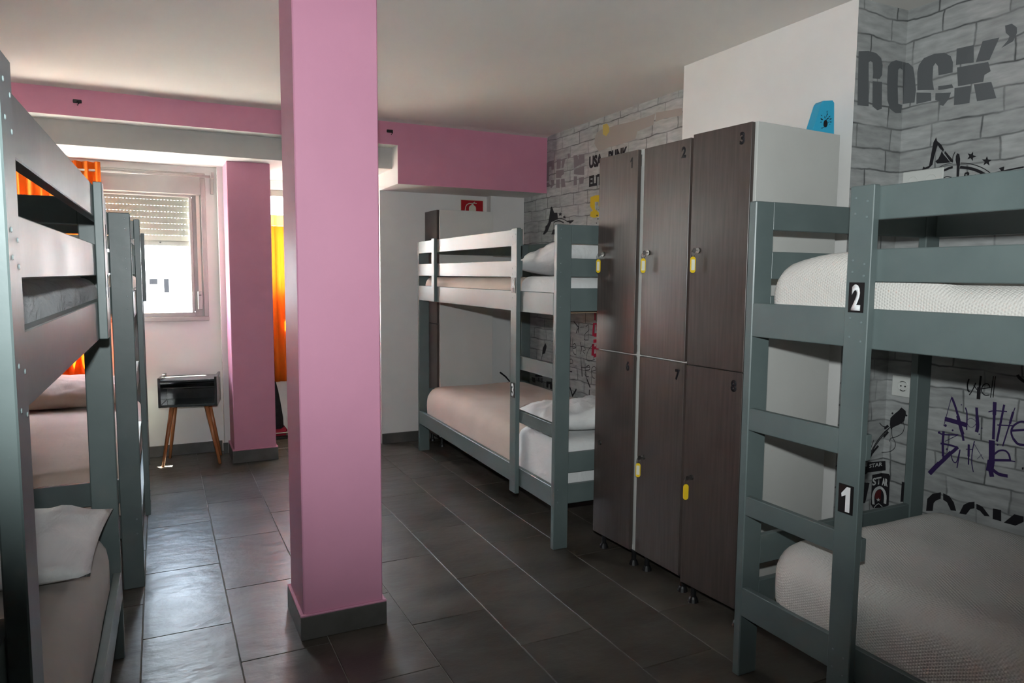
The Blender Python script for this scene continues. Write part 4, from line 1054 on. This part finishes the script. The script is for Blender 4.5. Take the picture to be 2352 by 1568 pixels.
# ------------------------------------------------------------------ lockers
def locker(label, near, far, depth, nums, gap=.0018, z0=.08, z1=1.83, zm=.955, near_m=.016, back=False, locks=True, group='grey two-door lockers'):
    nx_, ny_ = near; fx_, fy_ = far
    wd = math.hypot(fx_ - nx_, fy_ - ny_)
    ang = math.atan2(fy_ - ny_, fx_ - nx_) - math.pi / 2
    o = thing('locker', label, 'locker', (nx_, ny_, 0), ang, group)
    t = max(.016, near_m)
    b = join(box(.019, depth, -near_m, -near_m + t, z0, z1, .001), box(.019, depth, wd - t, wd, z0, z1, .001),
             box(.019, depth, -near_m + t, wd - t, z1 - t, z1, .001), box(.019, depth, -near_m + t, wd - t, z0, z0 + t, .001),
             box(depth - .008, depth, -near_m + t, wd - t, z0 + t, z1 - t), box(.0192, depth - .01, -near_m + t, wd - t, zm - t / 2, zm + t / 2))
    obj('cabinet_body', b, M['carcass'], o)
    for (za, zb2, num, zl) in ((zm + gap, z1 - .002, nums[0], 1.393), (z0 + .002, zm - gap, nums[1], .518)):
        d = obj('door', box(0, .018, 0, wd, za, zb2, .0012), M['brown'], o)
        if num:
            b, w0 = text_mesh(num, .044, .0005, .05) if num != '1' else digit_one(.044, .0005)
            remap(b, lambda a, c, d_: (-d_ - .0002, .052 - a * .9, zb2 - .072 + c))
            obj('number', b, M['ink'], d)
        lk = obj('lock', tube([(.004, wd - .045, zl), (-.006, wd - .045, zl)], .0115, .010, 16), M['metal'], d)
    for (fx2, fy2) in ((.045, .02), (.045, wd - .03), (depth - .05, .02), (depth - .05, wd - .03)):
        ft = join(tube([(fx2, fy2, z0 - .0005), (fx2, fy2, z0 - .012)], .024, .024, 12), tube([(fx2, fy2, z0 - .012), (fx2, fy2, .022)], .011, .011, 10),
                  tube([(fx2, fy2, .022), (fx2, fy2, .014), (fx2, fy2, 0)], .013, .022, 12))
        obj('foot', ft, M['black'], o)
    return o, wd

LK = {}
for key, near, far, nums, lab, nm in (
        ('1', (1.839, 2.535), (1.826, 2.812), ('1', '6'), 'narrow dark-doored locker numbered 1 and 6, next to the middle bunk', .022),
        ('2', (1.859, 2.224), (1.8513, 2.508), ('2', '7'), 'middle dark-doored locker numbered 2 and 7', .014),
        ('3', (1.852, 1.899), (1.830, 2.175), ('3', '8'), 'dark-doored locker numbered 3 and 8, its pale side facing the near right bunk', .010)):
    LK[key] = locker(lab, near, far, .47, nums, near_m=nm, gap=.0018 if key == '3' else .0034)
locker('lone dark-doored locker standing at the back wall behind the middle bunk', (1.838, 4.985), (1.838, 5.245), .445, ('', ''), z0=.08, z1=1.768, zm=.93)

def key(lk, wd, zl, label, spin):
    o = thing('key', label, 'key', (0, 0, 0), 0, 'yellow-tagged locker keys')
    base = LK[lk][0]
    mw = Matrix.Translation(base.location) @ Matrix.Rotation(base.rotation_euler.z, 4, 'Z')
    p0 = mw @ Vector((-.0065, wd - .045, zl))
    o.location = p0; o.rotation_euler = (0, 0, base.rotation_euler.z)
    obj('key_bow', join(box(-.010, 0, -.0012, .0012, -.003, .003), prism([(-.026, .0), (-.024, .007), (-.017, .009), (-.009, .005), (-.009, -.005), (-.017, -.009), (-.024, -.007)], lambda a, c, d: (a, d - .0012, c), .0024)), M['metal'], o)
    ring = [(-.022 + .011 * math.cos(a), .0, -.012 + .011 * math.sin(a)) for a in [2 * math.pi * i / 14 for i in range(15)]]
    obj('ring', tube(ring, .0009, n=6, cap=False), M['metal'], o, True)
    # flat tag hanging from the ring
    tg = D.objects.new('tag_pivot', None)
    hw, hh = .0105, .031
    pts = []
    for cx_, cz_, a0 in ((0, -.023 - hw - (2 * hh - 2 * hw), math.pi), (0, -.023 - hw, 0)):
        for i in range(9):
            a = a0 + math.pi * i / 8
            pts.append((cx_ + hw * math.cos(a), cz_ + hw * math.sin(a)))
    ca, sa = math.cos(spin), math.sin(spin)
    fr_ = lambda a, c, d: (-.022 + a * ca - d * sa, a * sa + d * ca, c)
    tb = prism(pts, lambda a, c, d: fr_(a, c, d - .0016), .0032)
    tb_o = obj('tag', tb, M['yellow'], o)
    lp = [(-.0068, -.034), (.0068, -.034), (.0068, -.074), (-.0068, -.074)]
    obj('paper_label', prism(lp, lambda a, c, d: fr_(a, c, -.0018 - d), .0004), M['paper'], tb_o)
    D.objects.remove(tg)
    return o
w1_, w2_, w3_ = LK['1'][1], LK['2'][1], LK['3'][1]
key('1', w1_, 1.393, 'key with narrow yellow tag in the upper locker door next to the middle bunk', -1.15)
key('2', w2_, 1.393, 'key with yellow tag and white label in the upper door of the middle locker', -.35)
key('3', w3_, 1.393, 'key with white-labelled yellow tag in the upper door beside the near right bunk', -.30)
key('2', w2_, .518, 'key with yellow tag hanging in the lower door of the middle locker', -.9)
key('3', w3_, .518, 'key with plain yellow tag in the lower door beside the near right bunk', math.pi - .4)

# light blue tapered box on top of locker 3
o = thing('air_freshener', 'light blue tapered plastic box with black speckles on top of locker 3', 'air freshener', (2.235, 1.985, 1.83), rad(-12))
pts = [(0, 0), (.10, 0), (.094, .126), (.086, .135), (.046, .131), (.038, .122)]
obj('case', prism(pts, lambda a, c, d: (a, d, c), .045), M['blue'], o)
sp = bmesh.new()
random.seed(11)
for k in range(26):
    a = random.uniform(0, 2 * math.pi); r_ = random.uniform(.010, .030)
    cx_, cz_ = .058 + r_ * math.cos(a) * .8, .055 + r_ * math.sin(a) * 1.35
    if not (.02 < cx_ < .085 and .008 < cz_ < .11): continue
    sz = random.uniform(.0012, .003); th = a
    q = [(cx_ + math.cos(th) * sz * 2.2, cz_ + math.sin(th) * sz * 2.2), (cx_ - math.sin(th) * sz * .7, cz_ + math.cos(th) * sz * .7), (cx_ - math.cos(th) * sz * 2.2, cz_ - math.sin(th) * sz * 2.2), (cx_ + math.sin(th) * sz * .7, cz_ - math.cos(th) * sz * .7)]
    sp = join(sp, prism(q, lambda a_, c_, d_: (a_, -.0006 + d_, c_), .0006))
sp = join(sp, prism([(.060 + .009 * math.cos(i * math.pi / 6), .047 + .014 * math.sin(i * math.pi / 6)) for i in range(12)], lambda a_, c_, d_: (a_, -.0008 + d_, c_), .0008))
obj('speckle_pattern', sp, M['ink'], o)

# ------------------------------------------------------------------ nightstand by the window
o = thing('nightstand', 'small anthracite open-front nightstand on splayed wooden legs under the window', 'nightstand', (-.03, 5.215, 0), rad(-9))
A_ = M['anthracite']
NW, ND = .362, .27
obj('side_panel', box(0, .016, 0, ND, .402, .60, .002), A_, o)
obj('side_panel', box(NW - .016, NW, 0, ND, .402, .60, .002), A_, o)
obj('top', box(.0165, NW - .0165, .004, ND, .568, .583, .002), A_, o)
obj('bottom', box(.0165, NW - .0165, .002, ND, .402, .418, .002), A_, o)
obj('back', box(.0165, NW - .0165, ND - .01, ND, .4185, .5675), A_, o)
obj('shelf', box(.0165, NW - .0165, .09, ND - .0105, .515, .523), A_, o)
for (xa, ya, xb, yb) in ((.075, .06, .012, .012), (NW - .075, .06, NW + .006, .008), (.075, ND - .06, .02, ND - .015), (NW - .075, ND - .06, NW - .01, ND - .015)):
    obj('leg', tube([(xa, ya, .4015), (xb, yb, 0)], .0155, .0095, 16), M['beech'], o, True)

# backpack in the far passage
o = thing('backpack', 'black backpack with red base on the floor in the gap beside the pink pillar', 'backpack', (.715, 5.74, 0))
b = bmesh.new()
rows = []
for (z, xw, yd) in ((.085, .135, .19), (.16, .132, .19), (.28, .115, .175), (.38, .098, .15), (.45, .080, .11), (.475, .055, .06)):
    rows.append([b.verts.new((x_, y_, z)) for (x_, y_) in ((.003, .0), (xw * .8, .0), (xw, yd * .3), (xw, yd * .8), (xw * .7, yd), (.003, yd))])
for A, B_ in zip(rows[:-1], rows[1:]):
    for i in range(6): b.faces.new((A[i], A[(i + 1) % 6], B_[(i + 1) % 6], B_[i]))
b.faces.new(rows[0][::-1]); b.faces.new(rows[-1])
obj('body', b, M['bag'], o, True)
obj('base_panel', box(.003, .155, -.005, .2, .028, .086, .012, 2), M['bagred'], o, True)
obj('piping', box(.003, .158, -.008, .203, .048, .056, .003), M['paper'], o)
obj('foot_pad', box(.003, .162, -.008, .2, 0, .0275, .008), M['black'], o)

# fire extinguisher sign above the lone locker
o = thing('fire_extinguisher_sign', 'red square fire extinguisher sign with white border on the back wall above the lone locker', 'sign', (2.138, 5.27, 1.686))
S_ = .198
obj('board', box(0, S_, -.003, -.0003, 0, S_, .0005), M['signwhite'], o)
obj('red_field', box(.006, S_ - .006, -.0042, -.003, .006, S_ - .006), M['red'], o)
fr_ = lambda a, c, d: (a, -.0044 - d, c)
sym = prism([(.072, .03), (.132, .03), (.132, .135), (.126, .148), (.112, .156), (.108, .166), (.096, .166), (.092, .156), (.078, .148), (.072, .135)], fr_, .0006)
sym = join(sym, prism([(.094, .166), (.110, .166), (.124, .180), (.120, .183), (.104, .172), (.092, .172)], fr_, .0006), prism([(.104, .168), (.138, .168), (.138, .173), (.104, .173)], fr_, .0006))
arc_ = [(.098, .168), (.075, .168), (.055, .158), (.044, .140), (.040, .115), (.040, .07)]
l_, r_ = arrange(arc_, .006)
for i in range(len(l_) - 1): sym = join(sym, prism([l_[i], l_[i + 1], r_[i + 1], r_[i]], fr_, .0006))
obj('extinguisher_symbol', sym, M['signwhite'], o)

# small dark hooks on the pink beam
for (x_, z_, lab) in ((-.378, 2.252, 'small dark metal hook on the pink beam above the left window'), (1.44, 2.257, 'small dark metal hook on the pink beam right of the column')):
    o = thing('wall_hook', lab, 'hook', (x_, 4.82, z_), 0, 'dark hooks on the pink beam')
    obj('base', box(-.022, .022, -.008, -.0003, -.008, .012, .003), M['black'], o)
    obj('prong', tube([(0, -.006, 0), (.006, -.03, -.004), (.008, -.036, -.016), (.002, -.030, -.024)], .005, .004, 8), M['black'], o, True)

# sockets on the wallpapered wall
o = thing('socket', 'white double wall socket just above the top rail of the near right bunk', 'socket', (XR, 1.90, 1.625), 0)
obj('plate', box(-.008, -.0012, -.165, 0, 0, .086, .003), M['plate'], o)
for yy in (-.045, -.120):
    rg = [(-.0088, yy + .021 * math.cos(a), .043 + .021 * math.sin(a)) for a in [2 * math.pi * i / 24 for i in range(25)]]
    obj('socket_well', join(tube(rg, .0016, n=6, cap=False), tube([(-.0082, yy - .009, .043), (-.0100, yy - .009, .043)], .003, n=8), tube([(-.0082, yy + .009, .043), (-.0100, yy + .009, .043)], .003, n=8)), M['plate'], o)
o = thing('socket', 'white single wall socket below, beside the guitar print at the lower bunk', 'socket', (XR, 1.895, .822), 0)
obj('plate', box(-.008, -.0012, -.11, 0, 0, .082, .003), M['plate'], o)
rg = [(-.0088, -.05 + .021 * math.cos(a), .044 + .021 * math.sin(a)) for a in [2 * math.pi * i / 24 for i in range(25)]]
sw = obj('socket_well', tube(rg, .0022, n=6, cap=False), M['plate'], o)
obj('socket_pins', join(tube([(-.0082, -.059, .044), (-.0095, -.059, .044)], .0032, n=8), tube([(-.0082, -.041, .044), (-.0095, -.041, .044)], .0032, n=8),
    tube([(-.0088, -.05 + .02 * math.cos(a), .044 + .02 * math.sin(a)) for a in (.9, 1.2, 1.57, 1.9, 2.2)], .0022, n=5), tube([(-.0088, -.05 + .02 * math.cos(a), .044 + .02 * math.sin(a)) for a in (-.9, -1.2, -1.57, -1.9, -2.2)], .0022, n=5)), M['black'], sw)

# thin black strap hanging against the corner pillar
o = obj('strap', tube([(2.452, 5.185, .512), (2.50, 5.183, .475), (2.54, 5.186, .432), (2.50, 5.184, .42), (2.453, 5.186, .41), (2.40, 5.188, .404)], .0075, .006, 6), M['ink'], None, True)
tag(o, 'thin bent black strap against the white corner pillar behind the bunk with sticker 3', 'strap')

# ------------------------------------------------------------------ outdoors
g = obj('ground', box(-60, 60, 6.6, 90, -3.6, -3.5), M['concrete']); g['kind'] = 'structure'
o = thing('building', 'bright white building with two small dark windows, seen through the window', 'building', (0, 60, -3.5))
obj('facade', box(-40, 40, 0, 8, 0, 16, .02), M['outside'], o)
for (x0_, x1_, z0_, z1_) in ((-.61, -.075, .395, .815), (.35, .70, -.226, .817)):
    obj('window', box(x0_, x1_, -.05, -.005, z0_ + 3.5, z1_ + 3.5), M['farwin'], o)
